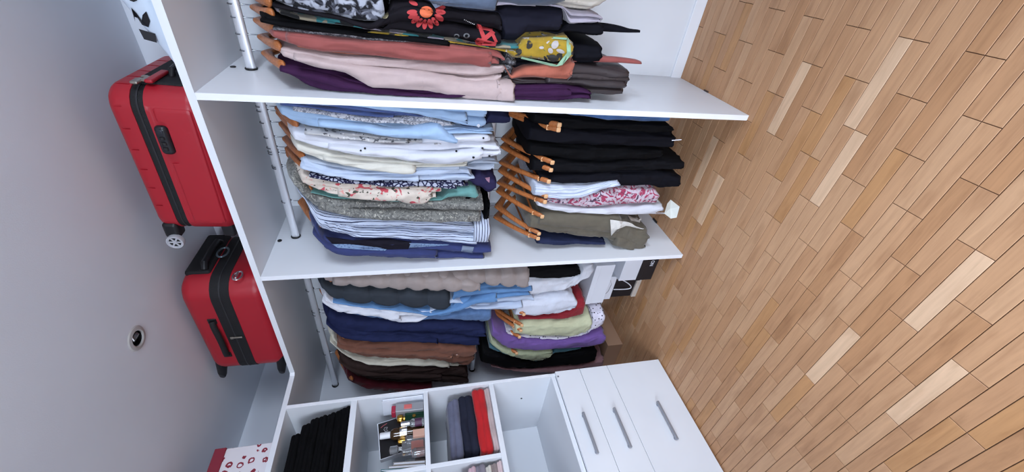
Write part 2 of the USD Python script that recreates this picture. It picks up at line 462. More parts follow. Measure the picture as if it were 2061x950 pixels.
# ------------------------------------------------------------------ cabinet (left run)
CX1, CX0, CY = 1.256, 0.50, 1.978
cab = thing('drawer_cabinet', 'white cabinet with open shelves over three wide drawers', 'cabinet')
obj('side_panel', cbox(CX1 - 0.018, CX1, CY, YB, 0.0, 2.096, 0.001), WHITE, cab, smooth=False)
obj('side_panel', cbox(CX0, CX0 + 0.018, CY, YB, 0.0, 2.096, 0.001), WHITE, cab, smooth=False)
obj('back_panel', box(CX0 + 0.018, CX1 - 0.018, YB - 0.012, YB - 0.004, 0.0, 2.096), WHITE, cab, smooth=False)
for z0, z1 in ((1.761, 1.791), (1.405, 1.428), (1.047, 1.073), (0.683, 0.708)):
    obj('shelf', cbox(CX0 + 0.018, CX1 - 0.018, CY + 0.001, YB - 0.012, z0, z1, 0.001), WHITE, cab, smooth=False)
obj('shelf_divider', cbox(0.846, 0.866, CY + 0.001, YB - 0.012, 1.073, 1.405, 0.001), WHITE, cab, smooth=False)
obj('shelf_divider', cbox(0.846, 0.866, CY + 0.001, YB - 0.012, 1.428, 1.761, 0.001), WHITE, cab, smooth=False)
obj('front_edging', cbox(CX1 - 0.018, CX1 - 0.0003, CY - 0.001, CY + 0.0006, 0.72, 2.0955, 0.0003), EDGE, cab, smooth=False)
for z0, z1, hz in ((0.532, 0.682, 0.612), (0.357, 0.5295, 0.433), (0.008, 0.3545, 0.170)):
    d = obj('drawer', cbox(CX0 + 0.002, CX1 - 0.001, CY - 0.018, CY, z0, z1, 0.0012), WHITE, cab, smooth=False)
    h = cat(rbox(0.772, 0.984, CY - 0.044, CY - 0.030, hz - 0.0065, hz + 0.0065, 0.002), box(0.780, 0.790, CY - 0.032, CY - 0.018, hz - 0.005, hz + 0.005), box(0.966, 0.976, CY - 0.032, CY - 0.018, hz - 0.005, hz + 0.005))
    obj('handle', h, STEEL, d, smooth=False, label='grey metal bar handle')
obj('sticker', box(1.2165, 1.2255, CY - 0.0188, CY - 0.018, 0.668, 0.678 + 0.0), plain('grey_sticker', (120, 122, 130), 0.5), cab, smooth=False)
for zc in (1.60, 0.86):
    c = lathe([(0, 0), (0.005, 0), (0.005, 0.002), (0, 0.002)], 12)
    c.apply_transform(trimesh.transformations.rotation_matrix(-math.pi / 2, (0, 1, 0))); c.apply_translation((CX1 - 0.018, 2.17, zc))
    obj('peg_hole', c, BLACKPL, cab)

# ------------------------------------------------------------------ clothes
def loft(z, xn, xf, yc, ht, seed, amp=0.006, n=52, dz=0.014, quilt=None, lobes=None, lim=None, hem=0.007, sq=0.55):
    """A hanging length of cloth: closed rings from the top (first z) down to the hem, with folds."""
    z = np.asarray(z, float); o = np.argsort(-z); z = z[o]
    arr = [np.broadcast_to(np.asarray(a, float), (len(o),))[o] if np.ndim(a) == 0 else np.asarray(a, float)[o] for a in (xn, xf, yc, ht)]
    keep = np.r_[True, np.diff(z) < -1e-4]; z = z[keep]; arr = [a[keep] for a in arr]
    nz = max(8, int((z[0] - z[-1]) / dz)); zz = np.linspace(z[0], z[-1], nz)
    zz = np.unique(np.r_[zz, z])[::-1]
    XN, XFr, YC, HT = [PchipInterpolator(-z, a)(-zz) for a in arr]
    t = np.arange(n) / n * 2 * np.pi
    c, s = np.cos(t), np.sin(t)
    cc, ss = np.sign(c) * np.abs(c) ** sq, np.sign(s) * np.abs(s) ** sq
    V = []
    for k in range(len(zz)):
        hx, xm = (XFr[k] - XN[k]) / 2, (XFr[k] + XN[k]) / 2
        h = HT[k]
        if quilt:
            qb = np.sqrt(np.abs(np.sin(math.pi * (zz[k] + 0.013 * seed) / quilt)))
            h = h * (0.62 + 0.46 * qb); xm, hx = xm - 0.007 * qb, hx + 0.007 * qb
        w = c * 0 + xm + hx * cc
        y = YC[k] + h * ss
        r = np.stack([w * 38, y * 60, np.full(n, zz[k] * 5.0)], 1)
        f = 0.9 * (meshkit.noise(r, seed) - 0.5) + 0.9 * (0.45 - np.abs(2 * meshkit.noise(r * [1.3, 1.2, 1.5] + 7.7, seed + 5) - 1)) + 0.35 * (meshkit.noise(r * [2.6, 2.6, 3.6], seed + 9) - 0.5)
        a = amp * min(1, 2.2 * k / len(zz) + 0.35)
        if quilt: a *= 0.5
        if lobes: f = f * 0.4 + 0.9 * np.cos(lobes * 2 * math.pi * (y - YC[k]) / (2 * h + 1e-6)) * 0.6
        V.append(np.stack([w + a * f * np.where(c < 0, 1.5, 1.0) * np.sign(c) * np.abs(c) ** .5, y + a * f * ss, np.full(n, zz[k])], 1))
    e = np.stack([V[-1][:, 0], V[-1][:, 1], V[-1][:, 2] + hem * (2 * meshkit.noise(V[-1] * 45, seed + 3) - 1)], 1)
    V[-1] = e
    inner = e.copy(); ctr = e.mean(0); inner = ctr + (inner - ctr) * [0.985, 0.72, 1]; inner[:, 2] = e[:, 2] + 0.012
    V.append(inner)
    P = np.vstack(V); F = []
    m = len(V)
    for k in range(m - 1):
        a = k * n + np.arange(n); b = k * n + (np.arange(n) + 1) % n
        F.append(np.stack([a, a + n, b + n], 1)); F.append(np.stack([a, b + n, b], 1))
    P = np.vstack([P, V[0].mean(0), V[-1].mean(0)])
    a = np.arange(n); b = (a + 1) % n
    F.append(np.stack([np.full(n, m * n), a, b], 1)); F.append(np.stack([np.full(n, m * n + 1), (m - 1) * n + b, (m - 1) * n + a], 1))
    if lim is not None: P[:, 1] = np.clip(P[:, 1], lim[0] + 0.004, lim[1] - 0.004)
    out = trimesh.Trimesh(P, np.vstack(F)[:, ::-1], process=False)
    G = P[:m * n].reshape(m, n, 3); arc = np.cumsum(np.linalg.norm(np.diff(G, axis=1, append=G[:, :1])[:, :, :2], axis=2), 1)
    arc = arc - arc[:, n // 2][:, None]
    out.ring_uv = np.vstack([np.stack([arc.ravel() + 0.04 * G[:, :, 2].ravel(), G[:, :, 2].ravel()], 1), [[0, 0], [0, 0]]])
    return out


def stations(st, xg):
    z, y, h = [], [], []
    for px, a, b in st:
        p, q = at(px, a, 0, xg), at(px, b, 0, xg)
        z.append((p[2] + q[2]) / 2); y.append((p[1] + q[1]) / 2); h.append(max(abs(q[1] - p[1]) / 2, 0.004))
    z = np.array(z); z = np.minimum.accumulate(z - np.arange(len(z)) * 1e-3)
    return z, np.array(y), np.array(h)


def hit(mesh, px, py):
    """Where the sight line of a pixel first meets the mesh."""
    d = FW + RT * ((950 - py) - 475) / FPX - UP * (px - 1030.5) / FPX
    T_ = mesh.vertices[mesh.faces]
    e1, e2 = T_[:, 1] - T_[:, 0], T_[:, 2] - T_[:, 0]
    pv = np.cross(d, e2); det = (e1 * pv).sum(1)
    det = np.where(np.abs(det) < 1e-12, 1e-12, det)
    tv = EYE - T_[:, 0]; u = (tv * pv).sum(1) / det
    qv = np.cross(tv, e1); v = (qv @ d) / det; t = (e2 * qv).sum(1) / det
    ok = (u >= -1e-6) & (v >= -1e-6) & (u + v <= 1 + 1e-6) & (t > 0)
    return EYE + d * t[ok].min() if ok.any() else None


def patch_flat(mesh, poly, off=0.002, thick=0.001):
    e = extrude(poly, 1.0); V = e.vertices.copy()
    U, inv = np.unique(np.round(V[:, :2], 3), axis=0, return_inverse=True)
    Q = [hit(mesh, *q) for q in U]
    x = np.median([q[0] for q in Q if q is not None])
    Q = np.array([q if q is not None and abs(q[0] - x) < 0.03 else at(p[0], p[1], 0, x) for q, p in zip(Q, U)])
    d = Q - EYE; d /= np.linalg.norm(d, axis=1, keepdims=True)
    inv = inv.ravel(); hi = (V[:, 2] > 0.5)[:, None]
    m = trimesh.Trimesh(np.where(hi, Q[inv] - d[inv] * (off + thick), Q[inv] - d[inv] * (off - 0.002)), e.faces, process=False); m.fix_normals(); return m


def patch(mesh, poly, off=0.003, thick=0.002, sub=3):
    """A sewn-on or printed piece: a polygon of the picture laid on the true surface of the garment, with its own thickness."""
    P = Polygon(poly); c = np.array(P.centroid.coords[0])
    ring = np.array(P.exterior.segmentize(6.0).coords)[:-1]
    rings = [c + (ring - c) * f for f in np.linspace(1, 0.34, sub)]
    pts = np.vstack(rings + [c[None]])
    W_ = [hit(mesh, *q) for q in pts]
    good = [w for w in W_ if w is not None]
    if not good: return None
    x = np.mean([g[0] for g in good])
    W_ = np.array([w if w is not None else at(q[0], q[1], 0, x) for w, q in zip(W_, pts)])
    W_[:, 0] = np.minimum(W_[:, 0], np.median(W_[:, 0]) + 0.02)
    d = W_ - EYE; d /= np.linalg.norm(d, axis=1, keepdims=True)
    top, bot = W_ - d * (off + thick), W_ - d * (off - 0.002)
    n = len(ring); F = []
    for k in range(sub - 1):
        for i in range(n):
            j = (i + 1) % n
            F += [(k * n + i, k * n + j, (k + 1) * n + j), (k * n + i, (k + 1) * n + j, (k + 1) * n + i)]
    for i in range(n): F.append(((sub - 1) * n + i, (sub - 1) * n + (i + 1) % n, sub * n))
    N = len(pts); F = F + [(b + N, a + N, c_ + N) for a, b, c_ in F]
    for i in range(n):
        j = (i + 1) % n
        F += [(i, i + N, j + N), (i, j + N, j)]
    m = trimesh.Trimesh(np.vstack([top, bot]), F, process=False); m.fix_normals(); return m


def ellipse(cx_, cy_, a, b, rot=0, n=14):
    t = np.arange(n) / n * 2 * np.pi; x, y = a * np.cos(t), b * np.sin(t); r = math.radians(rot)
    return np.stack([cx_ + x * math.cos(r) - y * math.sin(r), cy_ + x * math.sin(r) + y * math.cos(r)], 1)


HOOK = plain('hook_wire', (150, 154, 160), 0.25, 0.9)


def make_hanger(label, group, loc, rz, drop, half, bar, cat_='coat hanger'):
    h = thing('wooden_hanger', label, cat_, loc, (0, 0, rz), group)
    u = np.linspace(-1, 1, 41)
    X = u * half; Z = -0.060 - drop * np.abs(u) ** 1.25 - 0.006 * np.exp(-(u / .12) ** 2) * -1
    Yb = 0.012 * (1 - np.abs(u) ** 2) - 0.006
    hh = (0.020 if bar else 0.018) - 0.006 * np.abs(u) + 0.004 * np.exp(-(u / .18) ** 2); ww = (0.010 + 0.002 * np.abs(u)) if bar else (0.011 + 0.007 * np.abs(u) ** 1.5)
    t = np.arange(14) / 14 * 2 * np.pi; n = 14
    V = []
    for k in range(41):
        e = 1 if 0 < k < 40 else 0.55
        V.append(np.stack([np.full(n, X[k]), Yb[k] + e * ww[k] * np.cos(t), Z[k] - hh[k] * 0.6 + e * hh[k] * np.sin(t)], 1))
    V = np.vstack(V + [np.array([[X[0] - .003, Yb[0], Z[0] - hh[0] * .6]]), np.array([[X[-1] + .003, Yb[-1], Z[-1] - hh[-1] * .6]])]); F = []
    for k in range(40):
        for i in range(n):
            j = (i + 1) % n
            F += [(k * n + i, k * n + j, (k + 1) * n + j), (k * n + i, (k + 1) * n + j, (k + 1) * n + i)]
    for i in range(n):
        j = (i + 1) % n
        F += [(41 * n, j, i), (41 * n + 1, 40 * n + i, 40 * n + j)]
    obj('arms', trimesh.Trimesh(V, F, process=False), WOODH, h, smooth=60)
    a = np.linspace(-0.55 * math.pi, math.pi * 0.98, 22)
    loop = np.stack([0.019 * np.cos(a[::-1]) * 1.0, np.zeros(22), 0.0005 + 0.0195 * np.sin(a[::-1])], 1)
    neck = np.array([[0, 0, -0.028], [0, 0, -0.045], [0, 0, -0.066]])
    obj('hook', tube(np.vstack([loop, neck]), 0.0021, 7), HOOK, h, smooth=60)
    if bar:
        zb = -0.060 - drop * 0.72 ** 1.25 - 0.026
        obj('trouser_bar', tube([(-half * .72, 0, zb), (half * .72, 0, zb)], 0.0055, 10), WOODH, h, smooth=60)
        for s in (-1, 1):
            zt = -0.060 - drop * 0.72 ** 1.25
            obj('bar_post', tube([(s * half * .72, 0.002, zt), (s * half * .72, 0, zb - .003)], 0.004, 8), WOODH, h, smooth=60)
            zg = -0.060 - drop * 0.86 ** 1.25 - 0.007
            obj('notch_ring', rbox(s * half * .86 - 0.0012, s * half * .86 + 0.0012, -0.0125, 0.0095, zg - 0.0125, zg + 0.0145, 0.0012), WOODTIP, h, label='pale band across the hanger arm')
            ze = -0.060 - drop - 0.008
            obj('tip', rbox(s * (half + .001) - 0.007, s * (half + .001) + 0.004, -0.0165, 0.0045, ze - 0.0085, ze + 0.0115, 0.006, 12), WOODTIP, h, label='worn pale hanger tip')
    return h


_hp = {}


def hanger(kind, y, label, rz=0.0, x=XR_, group=None):
    if _dry[0]: return
    z = ZR if kind == 'upper' else ZL
    if kind not in _hp:
        _hp[kind] = make_hanger(label, group, (x, y, z), rz, 0.105 if kind == 'upper' else 0.165, 0.215 if kind == 'upper' else 0.232, kind == 'lower')
        return _hp[kind]
    return dup(_hp[kind], 'wooden_hanger', (x, y, z), (0, 0, rz), label, 'coat hanger', group)


B1, B2, B3 = (-0.30, D1[0]), (D1[1], D2[0]), (D2[1], YB)
_seed = [10]
_dry, _specs = [True], []


def make_room():
    """Neighbours on a rail press against each other instead of passing through: the one further forward keeps its width."""
    done = []
    for k in sorted(range(len(_specs)), key=lambda k: (round(_specs[k][1], 3), k)):
        row, xg, z, y, h = _specs[k]
        zz = np.unique(np.r_[np.linspace(z[0], z[-1], 22), z])[::-1]
        o = np.argsort(z); Y, Hh = PchipInterpolator(z[o], y[o])(zz), PchipInterpolator(z[o], h[o])(zz)
        lo, hi = Y - Hh, Y + Hh
        for j in done:
            r2, _, z2, y2, h2 = _specs[j]
            if r2 != row: continue
            inside = (zz <= z2[0] + 0.03) & (zz >= z2[-1] - 0.006)
            o2 = np.argsort(z2); a, c = np.interp(zz, z2[o2], y2[o2]), np.interp(zz, z2[o2], h2[o2])
            up = inside & (a > Y); dn = inside & (a <= Y)
            hi = np.where(up, np.minimum(hi, a - c - 0.001), hi); lo = np.where(dn, np.maximum(lo, a + c + 0.001), lo)
        w = hi - lo; mid = np.where(w > 0.007, (lo + hi) / 2, np.clip((lo + hi) / 2, Y - Hh, Y + Hh))
        _specs[k][2:] = [zz, mid, np.maximum(w / 2, 0.0035)]
        done.append(k)




def garment(name, label, cat_, m, st, lim, xg=1.51, depth=0.42, shoulder=True, short=None, sleeve=(), amp=0.0095, quilt=None, lobes=None, hang='upper', group=None, split=True):
    row = (lim, hang != 'lower' and shoulder)
    if _dry[0]:
        z, y, h = stations(st, xg)
        _specs.append([row, xg, z, y, h]); return None, None
    _seed[0] += 1; sd = _seed[0]
    z, y, h = _specs[sd - 11][2:]
    xn = np.full(len(z), xg); xf = np.full(len(z), xg + depth)
    if shoulder:
        top = []
        for f, dz in ((1.0, 0.050), (0.72, 0.040), (0.42, 0.026), (0.16, 0.010)):
            top.append((z[0] + dz, xg + 0.125 * f, xg + depth - 0.125 * f, y[0], max(min(h[0] * (1 - 0.5 * f), 0.024), 0.007)))
        tp = np.array(top)
        z = np.r_[tp[:, 0], z]; xn = np.r_[tp[:, 1], xn]; xf = np.r_[tp[:, 2], xf]; y = np.r_[tp[:, 3], y]; h = np.r_[tp[:, 4], h]
    g = thing(name, label, cat_, group=group)
    tops = name in ('shirt', 'blouse', 'cardigan', 'coat', 'dress', 'jacket') and not quilt and shoulder and split
    if tops and h[5:].max() > 0.011:
        # a front and a back panel, hanging side by side with a gap between, and the near sleeve over them
        r_ = np.random.default_rng(sd); zl = (z[0] - z) / (z[0] - z[-1])
        spread = np.clip(zl * 3, 0.3, 1)
        za, zb = z.copy(), z.copy(); za[-1] += r_.uniform(0.002, 0.03); zb[-1] += r_.uniform(0, 0.004)
        if r_.random() < .5: za, zb = zb, za
        mA = loft(za, xn + 0.010 * r_.random() * zl, xf, y - h * 0.50 * spread, h * (1 - 0.47 * spread), sd, amp, lim=lim)
        mB = loft(zb, xn + 0.010 * r_.random() * zl, xf, y + h * 0.50 * spread, h * (1 - 0.47 * spread), sd + 57, amp, lim=lim)
        obj('front_panel', mA, m, g, smooth=60); obj('back_panel', mB, m, g, smooth=60)
        meshes = [mA, mB]
        if not sleeve and len(z) > 6:
            e = r_.uniform(0.66, 0.93); zt, ze = z[4] + 0.012, z[0] + (z[-1] - z[0]) * e
            zz = np.linspace(zt, ze, 8); o_ = np.argsort(z)
            yy = np.interp(zz, z[o_], y[o_]); hh = np.interp(zz, z[o_], h[o_])
            sh = np.maximum(np.minimum(hh * 0.52, 0.021), 0.008); off = r_.uniform(-0.25, 0.45)
            mS = loft(zz, np.full(8, xg - 0.016), np.full(8, xg + 0.085), yy + off * hh, sh, sd + 91, amp * .9, n=30, lim=lim, sq=0.7)
            obj('sleeve', mS, m, g, smooth=60); meshes.append(mS)
    else:
        mesh = loft(z, xn, xf, y, h, sd, amp, quilt=quilt, lobes=lobes, lim=lim)
        obj('body', mesh, m, g, smooth=60)
        meshes = [mesh]
    for s in sleeve:
        pn, sst, sm = s[:3]; k = s[3] if len(s) > 3 else {}
        kk = {'off': 0.022, 'depth': 0.11, 'amp': 0.009, 'quilt': None, **k}
        z2, y2, h2 = stations(sst, xg - kk['off'])
        m2 = loft(z2, xg - kk['off'], xg - kk['off'] + kk['depth'], y2, h2, sd + 31, kk['amp'], n=28, quilt=kk['quilt'], lim=lim, sq=0.75)
        obj(pn, m2, sm or m, g, smooth=60, label=kk.get('label')); meshes.append(m2)
    if short and hang:
        hanger(hang, float(np.clip(y[0], lim[0] + .02, lim[1] - .02)), f'wooden hanger holding the {short}', float(rng.uniform(-3, 3)))
    return g, cat(*meshes)


def bits(g, mesh, name, polys, m, label=None, off=0.003, thick=0.002):
    if _dry[0]: return
    ms = [q for q in (patch(mesh, p, off, thick) for p in polys) if q is not None]
    for q in ms: obj(name, q, m, g, smooth=40, label=label)


F_ = fabric
C_navyb = F_('black_navy', (17, 17, 24)); C_black = F_('black', (9, 9, 12)); C_black2 = F_('soft_black', (14, 14, 18))
C_white = F_('white', (204, 206, 215), var=0.03); C_purpled = F_('dark_purple', (58, 30, 62)); C_beige = F_('mauve_beige', (186, 166, 164), var=0.05)
C_terra = F_('terracotta', (148, 80, 76), var=0.06); C_rust = F_('rust', (172, 98, 80)); C_sky = F_('sky_blue', (156, 182, 212), var=0.05)

def dress_the_rails():
    # --- right bay (dresses and blouses), from the divider towards the right
    g, m = garment('blouse', 'dark purple long blouse hanging right beside the white divider', 'blouse', C_purpled,
        [(574, 128, 152), (600, 122, 172), (640, 128, 190), (700, 150, 197), (760, 170, 199), (830, 180, 202), (900, 182, 202), (1035, 174, 204), (1120, 172, 205), (1160, 178, 200), (1187, 183, 202)], B1, short='dark purple blouse')
    g, m = garment('blouse', 'mauve beige blouse with a gathered cuff in front of the dark purple blouse', 'blouse', C_beige,
        [(570, 95, 118), (600, 97, 128), (640, 104, 136), (700, 113, 150), (760, 118, 158), (850, 124, 170), (930, 130, 178), (1012, 132, 165)], B1, xg=1.50, short='mauve beige blouse',
        sleeve=[('sleeve', [(590, 108, 126), (640, 118, 141), (690, 126, 152), (750, 138, 182), (850, 147, 186), (920, 158, 200), (970, 163, 206), (1002, 166, 206)], None, {'depth': 0.13, 'off': 0.025}),
                ('cuff', [(1000, 166, 207), (1010, 168, 208), (1018, 169, 209), (1034, 171, 210)], None, {'depth': 0.11, 'off': 0.027, 'amp': 0.009})])
    g, m = garment('trousers', 'dark brown leathery trousers with three folds, lowest in the right bay', 'trousers', plain('brown_leathery_cloth', (56, 48, 50), 0.5, bump=0.2, bscale=120),
        [(640, 118, 128), (1000, 140, 175), (1100, 138, 182), (1150, 132, 178), (1200, 134, 180), (1240, 136, 180), (1262, 142, 176)], B1, xg=1.535, depth=0.3, amp=0.008, lobes=2.5, hang=None, short='dark brown leathery trousers',
        sleeve=[('leg', [(1100, 172, 186), (1150, 174, 190), (1220, 178, 193), (1256, 180, 192)], None, {'off': 0.004, 'depth': 0.2}),
                ('leg', [(1100, 152, 172), (1150, 155, 176), (1220, 160, 180), (1258, 162, 180)], None, {'off': 0.012, 'depth': 0.2}),
                ('leg', [(1100, 128, 150), (1150, 130, 156), (1220, 134, 162), (1262, 142, 160)], None, {'off': 0.006, 'depth': 0.2})])
    g, m = garment('dress', 'rust orange long dress with a hanging tie, behind the terracotta one', 'dress', C_rust,
        [(600, 84, 97), (800, 110, 122), (950, 125, 145), (1030, 134, 160), (1100, 128, 165), (1140, 118, 167), (1150, 114, 166)], B1, xg=1.525, hang=None, split=False, short='rust orange dress',
        sleeve=[('tie_belt', [(1130, 118, 128), (1208, 114, 126), (1250, 117, 128), (1280, 121, 130), (1292, 126, 130)], C_terra, {'off': -0.03, 'depth': 0.03, 'amp': 0.002})])
    g, m = garment('dress', 'terracotta long sleeved dress left of the floral black blouse', 'dress', C_terra,
        [(550, 58, 80), (580, 60, 94), (640, 66, 104), (700, 72, 110), (800, 80, 119), (900, 88, 128), (960, 95, 137), (990, 99, 145), (1012, 116, 149)], B1, xg=1.50, short='terracotta dress',
        sleeve=[('sleeve', [(575, 66, 90), (640, 74, 106), (720, 80, 112), (820, 88, 122), (900, 94, 130), (985, 104, 142)], None, {'depth': 0.12, 'off': 0.016})])
    g, m = garment('cardigan', 'grey lace cardigan ending just below the terracotta dress', 'cardigan', F_('grey_lace', (74, 72, 76), (128, 128, 132), pat='lace'),
        [(560, 52, 58), (800, 76, 84), (950, 92, 110), (990, 95, 135), (1012, 96, 150), (1030, 102, 154), (1037, 112, 146)], B1, xg=1.515, hang=None, short='grey lace cardigan')
    g, m = garment('dress', 'black long dress hanging below the yellow floral top', 'dress', C_navyb,
        [(560, 44, 54), (800, 70, 80), (1000, 96, 112), (1040, 98, 145), (1100, 104, 142), (1150, 92, 131), (1180, 92, 132), (1208, 94, 131)], B1, xg=1.54, depth=0.35, split=False, hang=None, short='black long dress', lobes=2)
    g, m = garment('cardigan', 'thin black cardigan between the terracotta dress and the patterned edge', 'cardigan', C_black,
        [(535, 27, 50), (570, 32, 57), (650, 46, 65), (760, 60, 75), (850, 70, 85), (960, 85, 97), (985, 92, 100)], B1, xg=1.505, short='thin black cardigan')
    g, m = garment('top', 'thin top with teal, cream and lilac patchwork print', 'top', F_('patchwork', (150, 140, 120), (50, 120, 124), pat='patch', c3=(30, 30, 32), c4=(160, 150, 165)),
        [(565, 20, 32), (600, 30, 42), (680, 42, 54), (760, 54, 64), (840, 66, 76), (900, 74, 85), (960, 82, 95), (1010, 90, 98), (1040, 92, 98)], B1, xg=1.50, hang=None, short='patchwork print top')
    g, m = garment('blouse', 'black blouse with a red flower print and red hem ornament', 'blouse', F_('black_print', (24, 21, 26)),
        [(560, 6, 16), (700, 4, 40), (765, 2, 60), (830, 0, 68), (900, 2, 78), (960, 12, 89), (990, 20, 93), (1010, 40, 93)], B1, xg=1.49, short='red flowered black blouse')
    REDP = plain('red_print', (182, 58, 60), 0.8); ORG = plain('orange_flower_centre', (214, 104, 62), 0.7)
    petals = []
    for ang in (-175, -158, -139, -118, -96, -74, -52, -28, -5, 12):
        r = math.radians(180 - ang) if False else math.radians(-ang)
        petals.append(ellipse(858 + 29 * math.cos(r), 22 + 27 * math.sin(r), 10.5, 5.2, math.degrees(r)))
    petals += [ellipse(832, 6, 10, 4.5, 25), ellipse(884, 24, 6, 2.6, 0)]
    bits(g, m, 'flower_petal', petals, REDP, 'red printed flower petal')
    bits(g, m, 'flower_centre', [ellipse(858, 24, 13.5, 12, 0, 18)], ORG, 'orange flower centre')
    bits(g, m, 'brass_button', [ellipse(774, 29, 8, 9, 0, 18)], plain('brass', (128, 120, 92), 0.35, 0.7), 'round brass button with dark rim', off=0.004)
    bits(g, m, 'red_motif', [[(960, 48), (968, 50), (978, 74), (972, 84)], [(990, 60), (997, 66), (966, 92), (956, 88)], [(955, 82), (962, 76), (1000, 86), (997, 93), (960, 91)], [(986, 64), (992, 62), (1002, 84), (996, 86)], [(958, 50), (992, 58), (990, 64), (960, 57)]], REDP, 'red ornament near the hem')
    bits(g, m, 'ring_print', [ellipse(919, 73, 6, 5), ellipse(939, 72, 6.5, 5.5)], plain('grey_print', (92, 92, 94), 0.8), 'small grey ring print')
    bits(g, m, 'dot_print', [ellipse(935 + 3.2 * k, 40 + 1.5 * k, 1.2, 1.2, 0, 8) for k in range(7)], plain('pale_print', (206, 206, 206), 0.8), 'row of pale printed dots')
    bits(g, m, 'ring_print', [ellipse(919, 73, 3, 2.5), ellipse(939, 72, 3.2, 2.7)], C_black, off=0.0055)
    g, m = garment('top', 'blurry black and white patterned top at the upper edge', 'top', F_('ink_print', (168, 172, 184), (26, 26, 32), pat='blotch', c3=(96, 98, 110), scale=0.9),
        [(548, -25, 6), (575, -25, 18), (600, -25, 28), (650, -25, 38), (700, -25, 46), (745, -25, 51), (768, -25, 53)], B1, xg=1.475, short='black and white patterned top')
    g, m = garment('top', 'dark navy top with a straight hem beside the blue jacket', 'top', F_('dark_navy', (28, 28, 40)),
        [(600, -20, -6), (900, -10, 20), (985, 0, 45), (1000, 8, 84), (1060, 12, 98), (1110, 14, 96), (1124, 15, 85), (1130, 18, 62)], B1, xg=1.515, hang=None, short='dark navy top')
    g, m = garment('jacket', 'blue grey denim jacket at the top edge of the picture', 'jacket', F_('blue_grey_denim', (84, 96, 116), var=0.14),
        [(600, -60, -30), (840, -50, -4), (870, -50, 8), (930, -50, 20), (980, -50, 25), (1014, -50, 26)], B1, xg=1.475, short='blue grey denim jacket', sleeve=[('lower_panel', [(1000, -50, 12), (1050, -50, 16), (1100, -50, 16), (1142, -48, 10)], None, {'off': 0.0, 'depth': 0.3})])
    bits(g, m, 'collar_point', [[(866, 3), (905, 4), (876, 17)]], F_('blue_grey_light', (112, 120, 138)), 'grey pointed collar tip')
    g, m = garment('top', 'yellow floral top with mint green trim below the navy top', 'top', F_('yellow_floral', (168, 138, 44), (52, 50, 48), pat='floral', c3=(190, 182, 176), c4=(120, 120, 60)),
        [(700, 62, 64), (900, 84, 87), (985, 94, 99), (1020, 92, 108), (1036, 76, 118), (1080, 72, 127), (1120, 70, 132), (1138, 73, 130), (1148, 86, 122)], B1, xg=1.505, hang=None, short='yellow floral top')
    MINT = F_('mint', (152, 190, 160), var=0.04)
    bits(g, m, 'mint_trim', [[(1048, 118), (1050, 114), (1120, 130), (1126, 135), (1118, 135)], [(1118, 134), (1132, 131), (1150, 110), (1148, 86), (1144, 76), (1140, 78), (1145, 108), (1128, 127)], [(1112, 78), (1114, 74), (1142, 76), (1140, 80)]], MINT, 'mint green ribbon trim')
    bits(g, m, 'leaf_print', [ellipse(1117, 90, 9, 7, -60), ellipse(1108, 102, 6, 5, 60), ellipse(1128, 103, 9, 4, 20), ellipse(1090, 96, 5, 3, 0)], plain('pale_leaf_print', (184, 178, 178), 0.8), 'pale grey printed leaf')
    bits(g, m, 'leaf_print', [ellipse(1113, 117, 11, 7, 10), ellipse(1098, 118, 6, 2.5, 60), ellipse(1044, 103, 6, 5, 0)], plain('dark_leaf_print', (48, 48, 46), 0.8), 'dark printed leaf')
    g, m = garment('blouse', 'pale lilac grey blouse hem above the black skirt', 'blouse', F_('lilac_grey', (178, 172, 186), var=0.06),
        [(700, -40, -20), (1000, -10, 8), (1090, 5, 40), (1130, 12, 47), (1180, 22, 48), (1205, 30, 47), (1211, 36, 44)], B1, xg=1.53, depth=0.36, short='pale lilac blouse', amp=0.008)
    g, m = garment('garment_bag', 'beige garment in clear plastic at the upper edge', 'garment bag', mat('plastic_film_beige', {'p': ('principled_bsdf', {'base_color': lin((196, 190, 180)), 'roughness': 0.16, 'coat_weight': 0.8, 'coat_roughness': 0.06})}, []),
        [(1000, -60, -30), (1100, -50, 0), (1150, -50, 20), (1190, -46, 26), (1215, -40, 16), (1228, -35, -2)], B1, xg=1.50, depth=0.36, amp=0.014, short='plastic covered beige garment')
    g, m = garment('skirt', 'black narrow skirt with a thin hanging belt end', 'skirt', C_navyb,
        [(900, 20, 34), (1050, 35, 55), (1120, 47, 66), (1170, 46, 70), (1200, 45, 74), (1210, 50, 73)], B1, xg=1.54, depth=0.33, hang=None, short='black narrow skirt',
        sleeve=[('belt_end', [(1180, 48, 58), (1215, 48, 64), (1250, 54, 66), (1272, 60, 67), (1287, 63, 66)], None, {'off': -0.02, 'depth': 0.04, 'amp': 0.002})])

    # --- middle bay, upper row
    C_paleblue = F_('pale_blue', (182, 195, 216), var=0.03); C_cream = F_('cream', (206, 203, 192), var=0.03); C_slate = F_('slate_blue', (74, 90, 138))
    C_dots = F_('white_dotted', (226, 226, 234), (24, 24, 34), pat='dots', var=0.02, scale=0.9, thr=0.17)
    g, m = garment('shirt', 'slate blue shirt nearest to the divider in the middle bay', 'shirt', C_slate,
        [(575, 200, 222), (640, 204, 232), (700, 206, 240), (760, 210, 243), (820, 216, 244), (865, 225, 244)], B2, short='slate blue shirt')
    g, m = garment('top', 'dark navy top peeping out below the buttoned blue shirt', 'top', F_('navy_hem', (34, 36, 62)),
        [(600, 206, 214), (860, 220, 240), (940, 224, 257), (985, 222, 256), (1010, 226, 253), (1023, 234, 248)], B2, xg=1.53, hang=None, short='dark navy top by the buttoned shirt')
    g, m = garment('shirt', 'light blue long sleeved shirt with a white button on its cuff', 'shirt', C_sky,
        [(575, 198, 206), (700, 204, 212), (760, 206, 222), (830, 212, 232), (900, 216, 248), (960, 218, 261), (978, 219, 260)], B2, xg=1.495, short='buttoned light blue shirt')
